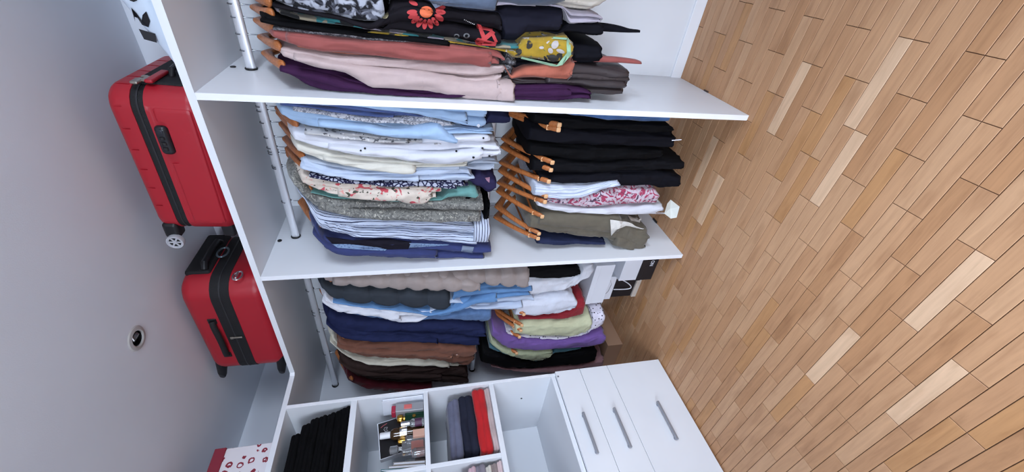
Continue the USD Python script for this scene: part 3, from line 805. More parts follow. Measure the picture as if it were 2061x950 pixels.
    bits(g, m, 'button', [ellipse(963, 253, 3.4, 3.4)], WHITEPAPER, 'white cuff button')
    g, m = garment('blouse', 'white lace blouse beside the light blue shirts', 'blouse', F_('lace', (196, 196, 202), (122, 124, 134), pat='lace'),
        [(600, 219, 222), (760, 239, 242), (790, 238, 244), (808, 236, 252), (840, 237, 258), (880, 238, 263), (905, 242, 266), (914, 246, 252)], B2, xg=1.50, short='white lace blouse')
    g, m = garment('shirt', 'sky blue shirt with a pointed sleeve end above the white dotted shirt', 'shirt', C_sky,
        [(566, 210, 236), (600, 216, 256), (660, 228, 263), (720, 240, 267), (800, 252, 270), (880, 256, 270), (950, 256, 268), (992, 262, 272)], B2, xg=1.495, short='sky blue shirt',
        sleeve=[('sleeve', [(640, 243, 260), (720, 250, 269), (800, 262, 280), (850, 258, 284), (879, 254, 287), (900, 272, 289), (916, 284, 290)], None, {'off': 0.028})])
    g, m = garment('blouse', 'grey floral blouse edge between the sky blue and the dotted shirt', 'blouse', F_('grey_floral', (178, 176, 176), (84, 84, 88), pat='floral', c3=(206, 204, 204), scale=1.5),
        [(622, 262, 270), (700, 268, 285), (760, 274, 291), (830, 281, 294), (872, 286, 299), (887, 290, 299)], B2, xg=1.492, short='grey floral blouse')
    g, m = garment('top', 'bright red top, a narrow strip between white shirts', 'top', F_('bright_red', (168, 34, 48)),
        [(640, 274, 286), (700, 279, 292), (800, 284, 294), (900, 274, 284), (945, 267, 279), (963, 267, 276)], B2, xg=1.51, hang=None, short='bright red top')
    g, m = garment('shirt', 'white shirt with scattered black dots', 'shirt', F_('white_plain2', (206, 208, 217), var=0.02),
        [(592, 260, 286), (640, 270, 300), (700, 280, 312), (780, 288, 320), (850, 288, 328), (900, 286, 328), (950, 286, 322), (985, 290, 318), (1005, 294, 312)], B2, xg=1.488, short='white dotted shirt',
        sleeve=[('sleeve', [(660, 292, 304), (740, 300, 316), (820, 306, 328), (880, 310, 334), (930, 306, 332), (968, 302, 325)], None), ('rear_sleeve', [(850, 278, 292), (930, 275, 290), (975, 274, 288), (986, 277, 286)], None, {'off': 0.005})])
    bits(g, m, 'dot', [ellipse(726, 303, 2, 1.8), ellipse(734.5, 298.5, 2.2, 2), ellipse(918.5, 304, 2.2, 2), ellipse(971, 298, 2.2, 1.4), ellipse(953, 317, 2.6, 2.1), ellipse(985, 314, 2.2, 1.7), ellipse(973, 278, 2, 2)], BLACKCL, 'black printed dot', thick=0.0012)
    g, m = garment('shirt', 'cream shirt with a folded cuff below the dotted white shirt', 'shirt', C_cream,
        [(598, 284, 308), (640, 298, 325), (700, 312, 335), (760, 318, 340), (850, 322, 338), (900, 321, 338), (938, 320, 336)], B2, xg=1.492, short='cream shirt',
        sleeve=[('sleeve', [(650, 314, 326), (720, 326, 341), (780, 330, 350), (810, 333, 354), (828, 336, 354), (834, 341, 350)], None)])
    g, m = garment('shirt', 'blue grey shirt hem right above the dark navy pink top', 'shirt', F_('blue_grey', (168, 178, 194), var=0.05),
        [(620, 318, 328), (800, 335, 348), (930, 326, 344), (970, 322, 345), (994, 325, 342), (1003, 329, 336)], B2, xg=1.51, hang=None, short='blue grey shirt')
    g, m = garment('shirt', 'pale ice blue shirt above the navy patterned blouse', 'shirt', C_paleblue,
        [(612, 318, 340), (650, 332, 353), (700, 343, 358), (780, 346, 364), (860, 342, 366), (920, 338, 368), (940, 342, 367), (951, 352, 362)], B2, xg=1.49, short='pale ice blue shirt')
    g, m = garment('top', 'dark navy top with a faint pink mark, hem near the lower hangers', 'top', F_('navy_pink', (46, 42, 74)),
        [(640, 346, 354), (850, 360, 370), (940, 346, 370), (965, 345, 384), (985, 354, 393), (996, 362, 384)], B2, xg=1.525, hang=None, short='dark navy top with pink mark')
    bits(g, m, 'pink_mark', [[(976, 358), (986, 356), (985, 368), (980, 364)]], plain('dull_pink', (150, 112, 132), 0.8), 'faint pink mark')
    g, m = garment('blouse', 'navy blouse with white blotch print', 'blouse', F_('navy_white_print', (34, 34, 60), (172, 175, 190), pat='spots', scale=1.0),
        [(632, 348, 366), (700, 356, 372), (760, 360, 375), (840, 366, 379), (900, 367, 381), (943, 369, 378)], B2, xg=1.492, short='navy and white blouse')
    C_flor = F_('rose_floral', (206, 194, 182), (186, 74, 84), pat='floral', c3=(208, 144, 136), c4=(74, 72, 62), scale=0.9)
    g, m = garment('blouse', 'cream blouse with pink rose print and a pointed sleeve end', 'blouse', C_flor,
        [(608, 344, 376), (640, 356, 388), (700, 368, 398), (760, 372, 404), (820, 374, 406), (888, 378, 402)], B2, xg=1.488, short='rose print blouse',
        sleeve=[('sleeve', [(680, 382, 400), (760, 384, 407), (810, 384, 412), (845, 386, 419), (858, 389, 412), (867, 391, 398)], None)])
    C_teal = F_('teal', (98, 146, 142))
    g, m = garment('top', 'teal top with a rounded folded hem', 'top', C_teal,
        [(625, 388, 399), (700, 397, 409), (780, 400, 412), (850, 396, 410), (900, 384, 408), (938, 378, 406), (955, 382, 402), (959, 388, 396)], B2, xg=1.496, short='teal top')
    g, m = garment('top', 'black top showing behind the grey paisley blouse', 'top', C_black,
        [(640, 400, 408), (900, 404, 416), (955, 396, 430), (970, 396, 452), (984, 402, 450)], B2, xg=1.52, hang=None, short='black top behind the grey blouse')
    g, m = garment('blouse', 'grey paisley blouse with a straight hem', 'blouse', F_('grey_paisley', (122, 122, 118), (94, 94, 92), pat='paisley', c3=(168, 166, 156), scale=1.2),
        [(590, 352, 378), (605, 366, 396), (625, 388, 414), (660, 402, 429), (720, 406, 440), (780, 407, 442), (850, 406, 447), (920, 406, 450), (968, 407, 451)], B2, xg=1.482, short='grey paisley blouse',
        sleeve=[('sleeve', [(640, 408, 426), (720, 424, 442), (800, 430, 446), (900, 436, 450), (945, 438, 451)], None, {'off': 0.012})])
    C_str = F_('striped', (186, 196, 216), (44, 48, 74), pat='stripes', var=0.03, scale=1.5, thr=0.86)
    g, m = garment('shirt', 'white shirt with navy stripes and a wide cuff', 'shirt', C_str,
        [(606, 378, 396), (625, 398, 438), (640, 420, 464), (680, 432, 478), (720, 438, 483), (780, 438, 484), (850, 445, 489), (900, 450, 492), (956, 455, 496)], B2, xg=1.484, short='striped shirt',
        sleeve=[('cuff', [(954, 452, 497), (960, 451, 498), (975, 450, 499), (985, 451, 498)], F_('striped_cuff', (190, 198, 216), (44, 48, 74), pat='stripes_x', var=0.03, scale=1.5, thr=0.84), {'off': 0.008, 'depth': 0.2, 'amp': 0.002})])
    g, m = garment('jacket', 'royal blue jacket with dark lining at the left end of the middle bay', 'jacket', F_('royal_blue', (50, 58, 104), var=0.08),
        [(637, 452, 476), (650, 474, 503), (680, 482, 517), (740, 484, 521), (800, 486, 523), (860, 488, 526), (930, 495, 526), (984, 500, 525)], B2, xg=1.487, short='royal blue jacket')
    bits(g, m, 'lining', [[(655, 476), (700, 484), (780, 480), (828, 487), (822, 501), (780, 502), (720, 492), (668, 490)]], F_('lining_dark', (26, 24, 34)), 'dark lining')
    bits(g, m, 'facing', [[(668, 491), (700, 491), (780, 500), (775, 505), (720, 502), (680, 499)], [(824, 489), (905, 492), (900, 494), (822, 499)]], F_('blue_dotted', (118, 140, 172), (84, 104, 140), pat='dots', scale=6), 'light blue dotted facing')
    bits(g, m, 'hang_tag', [[(931, 494), (954, 497), (951, 509), (928, 506)]], plain('grey_tag', (112, 124, 146), 0.7), 'grey blue tag')

    # --- middle bay, lower row
    LO = dict(depth=0.34, shoulder=False, hang=None)
    g, m = garment('jeans', 'blue jeans folded over a hanger beside the divider, lower row', 'jeans', F_('denim_blue', (62, 92, 138), var=0.15),
        [(1105, 212, 226), (1150, 218, 238), (1200, 222, 246), (1270, 224, 248), (1346, 230, 247)], B2, xg=1.53, **LO)
    BK = [([(1072, 226, 250), (1130, 234, 262), (1200, 244, 263), (1270, 248, 267), (1340, 250, 269), (1352, 255, 272)], 'black trousers next to the blue jeans, lower row', C_black),
          ([(1064, 252, 288), (1140, 260, 294), (1240, 266, 297), (1330, 268, 302), (1354, 272, 301)], 'soft black trousers with a broad leg, second from the jeans', C_navyb),
          ([(1064, 284, 316), (1140, 290, 325), (1240, 294, 326), (1320, 298, 325), (1334, 304, 322)], 'short black trousers, third from the jeans', C_black),
          ([(1072, 314, 350), (1150, 320, 352), (1240, 320, 348), (1325, 318, 346), (1338, 323, 345), (1373, 324, 344)], 'long black trousers whose leg hangs lowest, fourth from the jeans', C_black2),
          ([(1086, 346, 372), (1160, 345, 375), (1250, 342, 379), (1330, 348, 383), (1358, 354, 382), (1368, 360, 380)], 'black trousers next to the pale striped shirt, lower row', C_navyb)]
    for st, lb, mm in BK:
        g, m = garment('trousers', lb, 'trousers', mm, st, B2, xg=1.525, amp=0.012, **LO)
        if 'broad' in lb: bits(g, m, 'label_string', [[(1352, 281.5), (1372, 280), (1372, 282), (1352, 284)]], WHITEPAPER, 'thin white label string')
    g, m = garment('shirt', 'pale blue white shirt over a hanger beside the black trousers', 'shirt', F_('pale_stripe', (206, 214, 230), (160, 172, 200), pat='stripes', scale=1.5, thr=0.8),
        [(1076, 374, 398), (1110, 376, 402), (1160, 378, 402), (1200, 374, 394), (1230, 370, 380), (1244, 369, 375)], B2, xg=1.50, amp=0.012, **LO)
    g, m = garment('skirt', 'skirt with crimson and grey paisley print', 'skirt', F_('crimson_paisley', (192, 178, 190), (158, 58, 88), pat='paisley', c3=(76, 56, 76), scale=0.7),
        [(1100, 396, 408), (1150, 390, 418), (1200, 386, 423), (1260, 382, 422), (1305, 380, 420), (1320, 388, 416)], B2, xg=1.515, amp=0.012, **LO)
    g, m = garment('trousers', 'white trousers with a paper tag dangling from the hem', 'trousers', C_white,
        [(1082, 406, 416), (1130, 416, 430), (1180, 422, 433), (1250, 420, 434), (1300, 414, 435), (1320, 412, 434), (1332, 414, 426)], B2, xg=1.51, **LO)
    if not _dry[0]:
      tg = [at(1343, 410, 0, 1.512), at(1350, 402, 0, 1.52), at(1368, 416, 0, 1.505), at(1362, 438, 0, 1.50), at(1350, 440, 0, 1.505), at(1337, 430, 0, 1.512)]
      tv = np.array(tg + [np.mean(tg, 0) + [0.014, 0, 0]]); tv2 = tv + [0.0012, 0, 0]
      tf = [(i, (i + 1) % 6, 6) for i in range(6)]
      obj('paper_tag', trimesh.Trimesh(np.vstack([tv, tv2]), tf + [(b + 7, a + 7, c + 7) for a, b, c in tf] + [q for i in range(6) for q in ((i, i + 7, (i + 1) % 6 + 7), (i, (i + 1) % 6 + 7, (i + 1) % 6))], process=False), plain('tag_paper', (206, 210, 204), 0.6), g, smooth=False, label='folded whitish paper tag')
      obj('tag_string', cat(tube([at(1318, 427, 0, 1.53), at(1340, 428.5, 0, 1.512)], 0.001, 6), tube([at(1318, 430, 0, 1.53), at(1340, 430, 0, 1.512)], 0.001, 6)), WHITEPAPER, g)
    C_olive = F_('olive', (98, 92, 80), var=0.07)
    g, m = garment('trousers', 'olive cargo trousers with a flap pocket and turned up hem', 'trousers', C_olive,
        [(1066, 436, 462), (1110, 430, 474), (1160, 428, 480), (1220, 432, 486), (1260, 446, 500), (1285, 462, 513), (1299, 468, 505)], B2, xg=1.515, amp=0.012, **LO,
        sleeve=[('flap', [(1085, 434, 458), (1150, 432, 466), (1210, 434, 474), (1246, 436, 479)], None, {'off': 0.018, 'depth': 0.2}), ('turned_hem', [(1240, 476, 500), (1264, 480, 508), (1275, 486, 516)], None, {'off': 0.012, 'depth': 0.15})])
    bits(g, m, 'lining', [[(1228, 442), (1260, 446), (1290, 452), (1288, 458), (1262, 454), (1242, 462), (1230, 475)], [(1262, 432), (1290, 436), (1288, 448), (1270, 444)]], F_('white_lining', (212, 210, 206)), 'white crumpled lining', off=0.010)
    g, m = garment('trousers', 'navy trousers, leftmost in the lower row of the middle bay', 'trousers', F_('navy_low', (40, 46, 74)),
        [(1082, 480, 494), (1130, 483, 496), (1180, 486, 494), (1216, 487, 493)], B2, xg=1.53, **LO)
    tips2 = [((1134, 255), 'jeans, lower row'), ((1112, 264), 'black trousers beside the jeans'), ((1123, 330), 'short black trousers'), ((1110, 345), 'long black trousers'), ((1117, 368), 'black trousers beside the striped shirt'),
             ((1085, 398), 'pale blue white shirt'), ((1100, 409), 'crimson paisley skirt'), ((1104, 438), 'white trousers with the tag'), ((1075, 473), 'olive cargo trousers'), ((1094, 482), 'navy trousers')]
    for k, ((px, py), lb) in enumerate(tips2):
        q = at(px, py, 0, 1.495)
        rz = (4, 2, -4, -3, 3, -5, 4, -4, -6, 3)[k]
        hanger('lower', float(np.clip(q[1] + math.sin(math.radians(rz)) * 0.232, B2[0] + .02, B2[1] - .02)), 'wooden trouser hanger carrying the ' + lb, rz)

    # --- corner bay, upper row
    g, m = garment('jacket', 'taupe quilted puffer jacket beside the divider in the corner bay', 'jacket', F_('taupe_puffer', (150, 138, 134), var=0.05, rough=0.6),
        [(655, 546, 570), (700, 546, 577), (760, 546, 580), (850, 546, 580), (950, 546, 576), (1010, 545, 582), (1062, 546, 585)], B3, xg=1.50, quilt=0.088, amp=0.008, short='taupe puffer jacket',
        sleeve=[('sleeve', [(670, 556, 576), (720, 556, 580), (800, 555, 586), (880, 556, 589), (930, 562, 590), (966, 570, 588)], None, {'quilt': 0.088, 'depth': 0.13})])
    g, m = garment('jacket', 'charcoal quilted jacket beside the taupe puffer jacket', 'jacket', F_('charcoal', (52, 57, 64), var=0.07),
        [(648, 560, 582), (670, 572, 605), (720, 576, 616), (780, 580, 622), (850, 582, 626), (895, 585, 629), (903, 590, 622)], B3, xg=1.495, quilt=0.135, amp=0.006, short='charcoal quilted jacket')
    g, m = garment('shirt', 'medium blue shirt with a collar beside the charcoal jacket', 'shirt', F_('medium_blue', (92, 132, 178), var=0.08),
        [(676, 598, 608), (760, 608, 620), (850, 616, 630), (905, 592, 636), (920, 586, 625), (1000, 583, 604), (1070, 583, 598)], B3, xg=1.505, short='medium blue shirt')
    g, m = garment('shirt', 'long pale blue white shirt reaching to the lower row', 'shirt', C_paleblue,
        [(700, 604, 612), (880, 618, 628), (915, 600, 622), (980, 598, 623), (1050, 598, 620), (1076, 600, 614)], B3, xg=1.52, hang=None, short='long pale blue shirt')
    g, m = garment('jeans', 'faded blue jeans beneath the white shirt in the corner bay', 'jeans', F_('denim_faded', (84, 112, 152), var=0.18),
        [(700, 620, 634), (840, 632, 648), (900, 628, 654), (950, 622, 657), (972, 620, 656), (987, 624, 650)], B3, xg=1.515, hang=None, short='faded blue jeans')
    g, m = garment('shirt', 'white shirt with an open cuff in the corner bay', 'shirt', C_white,
        [(655, 592, 612), (670, 604, 627), (720, 614, 634), (780, 620, 646), (815, 626, 653), (838, 630, 650), (868, 628, 637)], B3, xg=1.495, short='white shirt in the corner bay')
    g, m = garment('cardigan', 'navy blue cardigan in the corner bay', 'cardigan', F_('navy_knit', (30, 36, 68), var=0.1),
        [(662, 630, 658), (690, 636, 688), (740, 646, 692), (820, 650, 692), (900, 654, 699), (960, 660, 703), (975, 665, 700)], B3, xg=1.495, short='navy blue cardigan')
    g, m = garment('jacket', 'reddish brown jacket with brass buttons in the corner bay', 'jacket', F_('red_brown', (108, 70, 56), var=0.08),
        [(684, 682, 702), (720, 688, 720), (800, 690, 727), (880, 694, 731), (940, 700, 740), (956, 704, 728)], B3, xg=1.495, short='reddish brown jacket')
    bits(g, m, 'button', [ellipse(921, 716, 4, 3.5), ellipse(908, 718, 2.5, 2)], plain('brown_button', (140, 96, 76), 0.35), 'brown button')
    g, m = garment('blouse', 'ivory blouse edge beneath the reddish brown jacket', 'blouse', F_('ivory', (188, 184, 170), var=0.05),
        [(670, 676, 690), (695, 700, 720), (725, 722, 738), (795, 724, 743), (860, 724, 740), (931, 721, 736)], B3, xg=1.51, short='ivory blouse')
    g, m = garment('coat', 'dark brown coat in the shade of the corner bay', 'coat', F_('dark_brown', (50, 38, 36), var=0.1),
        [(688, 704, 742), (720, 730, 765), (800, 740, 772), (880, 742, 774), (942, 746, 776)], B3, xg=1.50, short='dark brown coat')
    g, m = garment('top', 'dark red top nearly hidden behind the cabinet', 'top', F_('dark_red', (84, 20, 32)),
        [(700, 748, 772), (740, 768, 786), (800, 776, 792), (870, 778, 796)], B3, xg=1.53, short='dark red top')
    # lower row of the corner bay
    LO3 = dict(depth=0.34, shoulder=False, hang=None)
    g, m = garment('trousers', 'black trousers beside the divider, lower row of the corner bay', 'trousers', C_black,
        [(1050, 540, 562), (1110, 541, 566), (1150, 542, 563), (1167, 546, 556)], B3, xg=1.52, **LO3)
    g, m = garment('blouse', 'white rumpled blouse spreading over the white boxes', 'blouse', C_white,
        [(1040, 566, 600), (1090, 560, 602), (1130, 548, 590), (1160, 540, 578), (1192, 535, 556)], B3, xg=1.53, amp=0.016, **LO3)
    g, m = garment('blouse', 'white smooth blouse above the red garment, corner bay', 'blouse', F_('white_blue_tint', (200, 204, 216), var=0.03),
        [(1038, 612, 640), (1090, 604, 642), (1130, 596, 636), (1152, 600, 628), (1158, 606, 620)], B3, xg=1.51, amp=0.014, **LO3)
    g, m = garment('skirt', 'dark red skirt between white and light green garments', 'skirt', F_('deep_red', (134, 30, 40)),
        [(1045, 634, 652), (1090, 634, 655), (1140, 620, 652), (1162, 605, 648), (1173, 604, 642)], B3, xg=1.53, **LO3)
    C_lg = F_('light_green', (186, 188, 156), var=0.06)
    g, m = garment('blouse', 'light green blouse in the lower row of the corner bay', 'blouse', C_lg,
        [(1036, 652, 676), (1090, 650, 682), (1150, 650, 682), (1176, 645, 676), (1189, 644, 665)], B3, xg=1.51, amp=0.012, **LO3)
    g, m = garment('blouse', 'white blouse with small black polka dots', 'blouse', F_('polka', (206, 202, 216), (30, 28, 40), pat='dots', scale=3.4, thr=0.22),
        [(1018, 668, 688), (1050, 676, 697), (1100, 676, 694), (1160, 655, 680), (1190, 640, 672), (1214, 634, 660)], B3, xg=1.525, **LO3)
    g, m = garment('top', 'violet purple top between polka dots and sage green', 'top', F_('violet', (106, 78, 142), var=0.07),
        [(990, 656, 680), (1030, 680, 707), (1100, 688, 708), (1160, 684, 704), (1200, 676, 700), (1215, 676, 692)], B3, xg=1.505, **LO3)
    g, m = garment('blouse', 'sage green blouse with a pale pointed hem', 'blouse', F_('sage', (160, 168, 138), var=0.08),
        [(988, 664, 694), (1010, 686, 710), (1050, 700, 724), (1085, 702, 731), (1112, 704, 716)], B3, xg=1.505, **LO3)
    g, m = garment('top', 'dark teal top under the sage green blouse', 'top', F_('dark_teal', (60, 98, 110)),
        [(985, 692, 706), (1050, 712, 728), (1110, 702, 724), (1168, 698, 708)], B3, xg=1.525, **LO3)
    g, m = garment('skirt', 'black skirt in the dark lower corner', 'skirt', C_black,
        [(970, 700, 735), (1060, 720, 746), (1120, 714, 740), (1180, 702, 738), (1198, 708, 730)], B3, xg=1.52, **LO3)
    g, m = garment('top', 'dusty rose top lowest in the dark corner', 'top', F_('dusty_rose', (142, 106, 110)),
        [(990, 722, 738), (1080, 740, 752), (1160, 736, 750), (1212, 722, 744)], B3, xg=1.535, **LO3)
    for k, ((px, py), lb, rz) in enumerate([((1051, 635), 'white smooth blouse', -3), ((1047, 657), 'dark red skirt', 3), ((1049, 667), 'light green blouse', -2), ((1039, 681), 'polka dot blouse', 5), ((1010, 716), 'sage green blouse', 0)]):
        q = at(px, py, 0, 1.495)
        hanger('lower', float(q[1] + math.sin(math.radians(rz)) * 0.232), 'wooden trouser hanger carrying the ' + lb, rz)


dress_the_rails(); make_room(); _dry[0] = False; dress_the_rails()
# ------------------------------------------------------------------ suitcases
def slab(m, lo, hi):
    return m.trim_by_plane((0, 0, 1), lo).trim_by_plane((0, 0, -1), -hi)


def wheel(r, w, spokes=5):
    """A spoked caster disc whose axle lies along x, centred on the origin."""
    tyre = lathe([(r * .80, -w / 2), (r * .95, -w / 2), (r, -w / 4), (r, w / 4), (r * .95, w / 2), (r * .80, w / 2), (r * .80, -w / 2)], 28)
    hub = [m3.Manifold.cylinder(w * .9, r * .25, r * .25, 16).translate((0, 0, -w * .45)), m3.Manifold.cylinder(w * .35, r * .8, r * .8, 28).translate((0, 0, -w * .1))]
    rim = m3.Manifold.cylinder(w * .8, r * .82, r * .82, 28).translate((0, 0, -w * .4)) - m3.Manifold.cylinder(w * 2, r * .68, r * .68, 28).translate((0, 0, -w))
    m = rim
    for k in range(spokes):
        m = m + rbox(0, r * .75, -r * .11, r * .11, -w * .40, w * .40, 0.001).rotate((0, 0, 360 / spokes * k))
    m = m + hub[0]
    R_ = trimesh.transformations.rotation_matrix(-math.pi / 2, (0, 1, 0))
    a, b, c = tri(m), tyre, tri(hub[1])
    for q in (a, b, c): q.apply_transform(R_)
    return a, b, c


# large case: built about its right lower front corner, lying on its side
s1 = thing('suitcase', 'large red hard shell suitcase with a combination lock, right of the smaller one', 'suitcase', (1.484, 0.508, 2.124), (2.6, 0, 0))
LX, LY, LZ = 0.46, 0.565, 0.252
full = case_box(0, LX, 0, LY, 0, LZ, 0.072, 0.034)
low = slab(full, 0, 0.147); upm = slab(full, 0.183, LZ)
ribs = None
for k in range(7):
    yy = 0.05 + k * 0.075
    r_ = box(0.04, LX - 0.04, yy, yy + 0.006, LZ - 0.005, LZ + 0.01); ribs = r_ if ribs is None else ribs + r_
for k in range(6):
    xx = 0.05 + k * 0.068
    ribs = ribs + box(xx, xx + 0.007, -0.01, 0.006, 0.19, LZ + .01)
for k in range(7):
    yy = 0.055 + k * 0.075
    ribs = ribs + box(-0.01, 0.0045, yy, yy + 0.006, 0.208, LZ + .01)
pan = rbox(-0.004, 0.05, 0.055, LY - 0.05, 0.018, 0.128, 0.012, 16) - rbox(-0.01, 0.06, 0.10, 0.255, 0.098, 0.20, 0.010, 12)
groove = rbox(-0.01, 0.0025, 0.045, LY - 0.04, 0.010, 0.138, 0.010, 12)
obj('lower_shell', tri(low - groove + (pan ^ slab(full, 0, 0.147).scale((1, 1, 1)).translate((-0.0035, 0, 0)))), RED, s1, smooth=40)
obj('upper_shell', tri(upm - ribs), RED, s1, smooth=40)
zb = slab(case_box(0.003, LX - 0.003, 0.003, LY - 0.003, 0.003, LZ - 0.003, 0.070, 0.034), 0.144, 0.186)
z_ = obj('zipper_band', tri(zb), BLACKCL, s1, smooth=40)
obj('zipper_teeth', tri(slab(case_box(0.0012, LX - 0.0012, 0.0012, LY - 0.0012, 0, LZ, 0.071, 0.034), 0.163, 0.168)), plain('zipper_teeth', (34, 34, 38), 0.45), z_, smooth=40)
lk = obj('lock', tri(rbox(-0.016, 0.012, 0.115, 0.218, 0.101, 0.139, 0.0175, 20)), plain('black_lock', (28, 28, 33), 0.35), s1)
for k in range(3):
    d = lathe([(0, -0.005), (0.009, -0.005), (0.0095, 0), (0.009, 0.005), (0, 0.005)], 14)
    d.apply_transform(trimesh.transformations.rotation_matrix(math.pi / 2, (1, 0, 0))); d.apply_translation((-0.012, 0.155 + k * 0.019, 0.120))
    obj('dial', d, BLACKPL, lk)
kh = lathe([(0, 0), (0.0085, 0), (0.0095, 0.003), (0.006, 0.004), (0, 0.003)], 18)
kh.apply_transform(trimesh.transformations.rotation_matrix(-math.pi / 2, (0, 1, 0))); kh.apply_translation((-0.015, 0.132, 0.121))
obj('keyhole', kh, plain('dark_steel', (66, 66, 72), 0.3, 0.8), lk)
endp = rbox(0.065, LX - 0.05, -0.007, 0.02, 0.045, 0.185, 0.008, 12)
e_ = obj('end_gusset', tri(endp), BLACKCL, s1)
for sx in (0.02, 0.048):
    obj('zipper_pull', cat(rbox(sx, sx + 0.042, -0.018, -0.008, 0.150 - (sx - .02) * .6, 0.172 - (sx - .02) * .6, 0.004), rbox(sx + .036, sx + 0.052, -0.016, -0.010, 0.153, 0.169, 0.002)), plain('zipper_metal', (170, 162, 150), 0.3, 0.85), s1, label='metal zipper pull')
obj('zipper_tab', tri(rbox(0.04, 0.16, -0.020, -0.008, 0.118, 0.142, 0.005, 10)), RED, s1, label='red strap below the zipper pulls')
obj('end_handle', tube([(0.14, -0.004, 0.105), (0.15, -0.026, 0.105), (0.23, -0.034, 0.105), (0.31, -0.026, 0.105), (0.32, -0.004, 0.105)], 0.009, 10), BLACKPL, s1)
wa, wb, wc = wheel(0.030, 0.020, 6)
for nm, (wx, wz) in (('front', (0.02, 0.222)), ('back', (LX - 0.03, 0.222))):
    hs = rbox(wx - 0.022, wx + 0.035, LY - 0.045, LY + 0.026, wz - 0.030, wz + 0.022, 0.014, 14)
    h_ = obj('wheel_housing', tri(hs), BLACKPL, s1)
    for q, mm, nme in ((wa, plain('wheel_hub_silver', (200, 202, 208), 0.35, 0.4), 'wheel_hub'), (wb, plain('wheel_hub_silver', (200, 202, 208), 0.35, 0.4), 'wheel_rim'), (wc, BLACKPL, 'wheel')):
        q = q.copy(); q.apply_translation((wx - 0.028 if nm == 'front' else wx + 0.045, LY + 0.032, wz - 0.012)); obj(nme, q, mm, h_)
for wx in (0.03, LX - 0.06):
    obj('foot', tri(rbox(wx, wx + 0.05, LY - 0.04, LY + 0.04, 0.012, 0.06, 0.012, 12)), BLACKPL, s1)

s2 = thing('suitcase', 'red suitcase with black carry handle standing nearest the corner', 'suitcase', (1.478, 1.352, 2.124), (1.2, 0, 0))
LX, LY, LZ = 0.42, 0.628, 0.338
full = case_box(0, LX, 0, LY, 0, LZ, 0.095, 0.048)
obj('lower_shell', tri(slab(full, 0, 0.142)), RED, s2, smooth=40)
obj('upper_shell', tri(slab(full, 0.212, LZ)), RED, s2, smooth=40)
z_ = obj('zipper_band', tri(slab(case_box(-0.002, LX + 0.002, -0.002, LY + 0.002, -.002, LZ + .002, 0.096, 0.048), 0.139, 0.215)), BLACKCL, s2, smooth=40)
obj('zipper_teeth', tri(slab(case_box(-0.0035, LX + 0.0035, -0.0035, LY + .0035, 0, LZ, 0.097, 0.048), 0.174, 0.180)), plain('zipper_teeth', (34, 34, 38), 0.45), z_, smooth=40)
a = np.linspace(0, 1, 15)
hp = np.stack([-0.022 * np.sin(np.pi * a) ** 0.5 - 0.002, 0.222 + 0.245 * a, 0.246 - 0.012 * np.sin(np.pi * a)], 1)
obj('carry_handle', tube(hp, 0.0125, 12), BLACKCL, s2, label='black curved side handle')
for y0 in (0.205, 0.452): obj('handle_plate', tri(rbox(-0.004, 0.004, y0, y0 + 0.034, 0.228, 0.264, 0.003)), BLACKPL, s2)
obj('zipper_pull', cat(rbox(-0.009, -0.003, 0.335, 0.345, 0.148, 0.195, 0.002), rbox(-0.010, -0.003, 0.333, 0.348, 0.186, 0.200, 0.002)), plain('zipper_metal', (170, 162, 150), 0.3, 0.85), s2, label='metal zipper pull')
obj('end_trim', tri(rbox(0.085, LX - 0.05, -0.012, 0.02, 0.222, LZ - 0.014, 0.012, 12)), BLACKCL, s2, label='black panel on the right end')
obj('end_handle', tube([(0.10, -0.012, 0.245), (0.12, -0.035, 0.247), (0.22, -0.04, 0.247), (0.28, -0.035, 0.247), (0.30, -0.012, 0.245)], 0.014, 10), BLACKPL, s2)
obj('buckle', cat(tube([(0.05 + 0.028 * math.cos(t), -0.012, 0.10 + 0.018 * math.sin(t)) for t in np.linspace(0, 2 * math.pi, 20)[:-1]], 0.004, 8, True), rbox(0.03, 0.07, -0.02, -0.008, 0.098, 0.106, 0.002)), CHROME, s2, label='chrome strap buckle')
obj('buckle', tube([(0.20 + 0.035 * math.cos(t), -0.03, 0.20 + 0.022 * math.sin(t)) for t in np.linspace(0, 2 * math.pi, 24)[:-1]], 0.0045, 8, True), plain('grey_buckle', (96, 110, 118), 0.3, 0.5), s2, label='grey oval buckle')
for wx, wz in ((0.012, 0.292), (0.004, 0.008)):
    obj('wheel_foot', tri(m3.Manifold.batch_hull([m3.Manifold.sphere(0.022, 14).translate((wx + .03, LY - .03, wz + .022)), m3.Manifold.sphere(0.02, 14).translate((wx + .012, LY + .004, wz + .028)), m3.Manifold.cylinder(0.02, 0.014, 0.014, 14).rotate((0, 90, 0)).translate((wx - .004, LY + 0.026, wz + .026)), m3.Manifold.sphere(0.022, 14).translate((wx + .03, LY - .10, wz + .02))])), BLACKPL, s2)

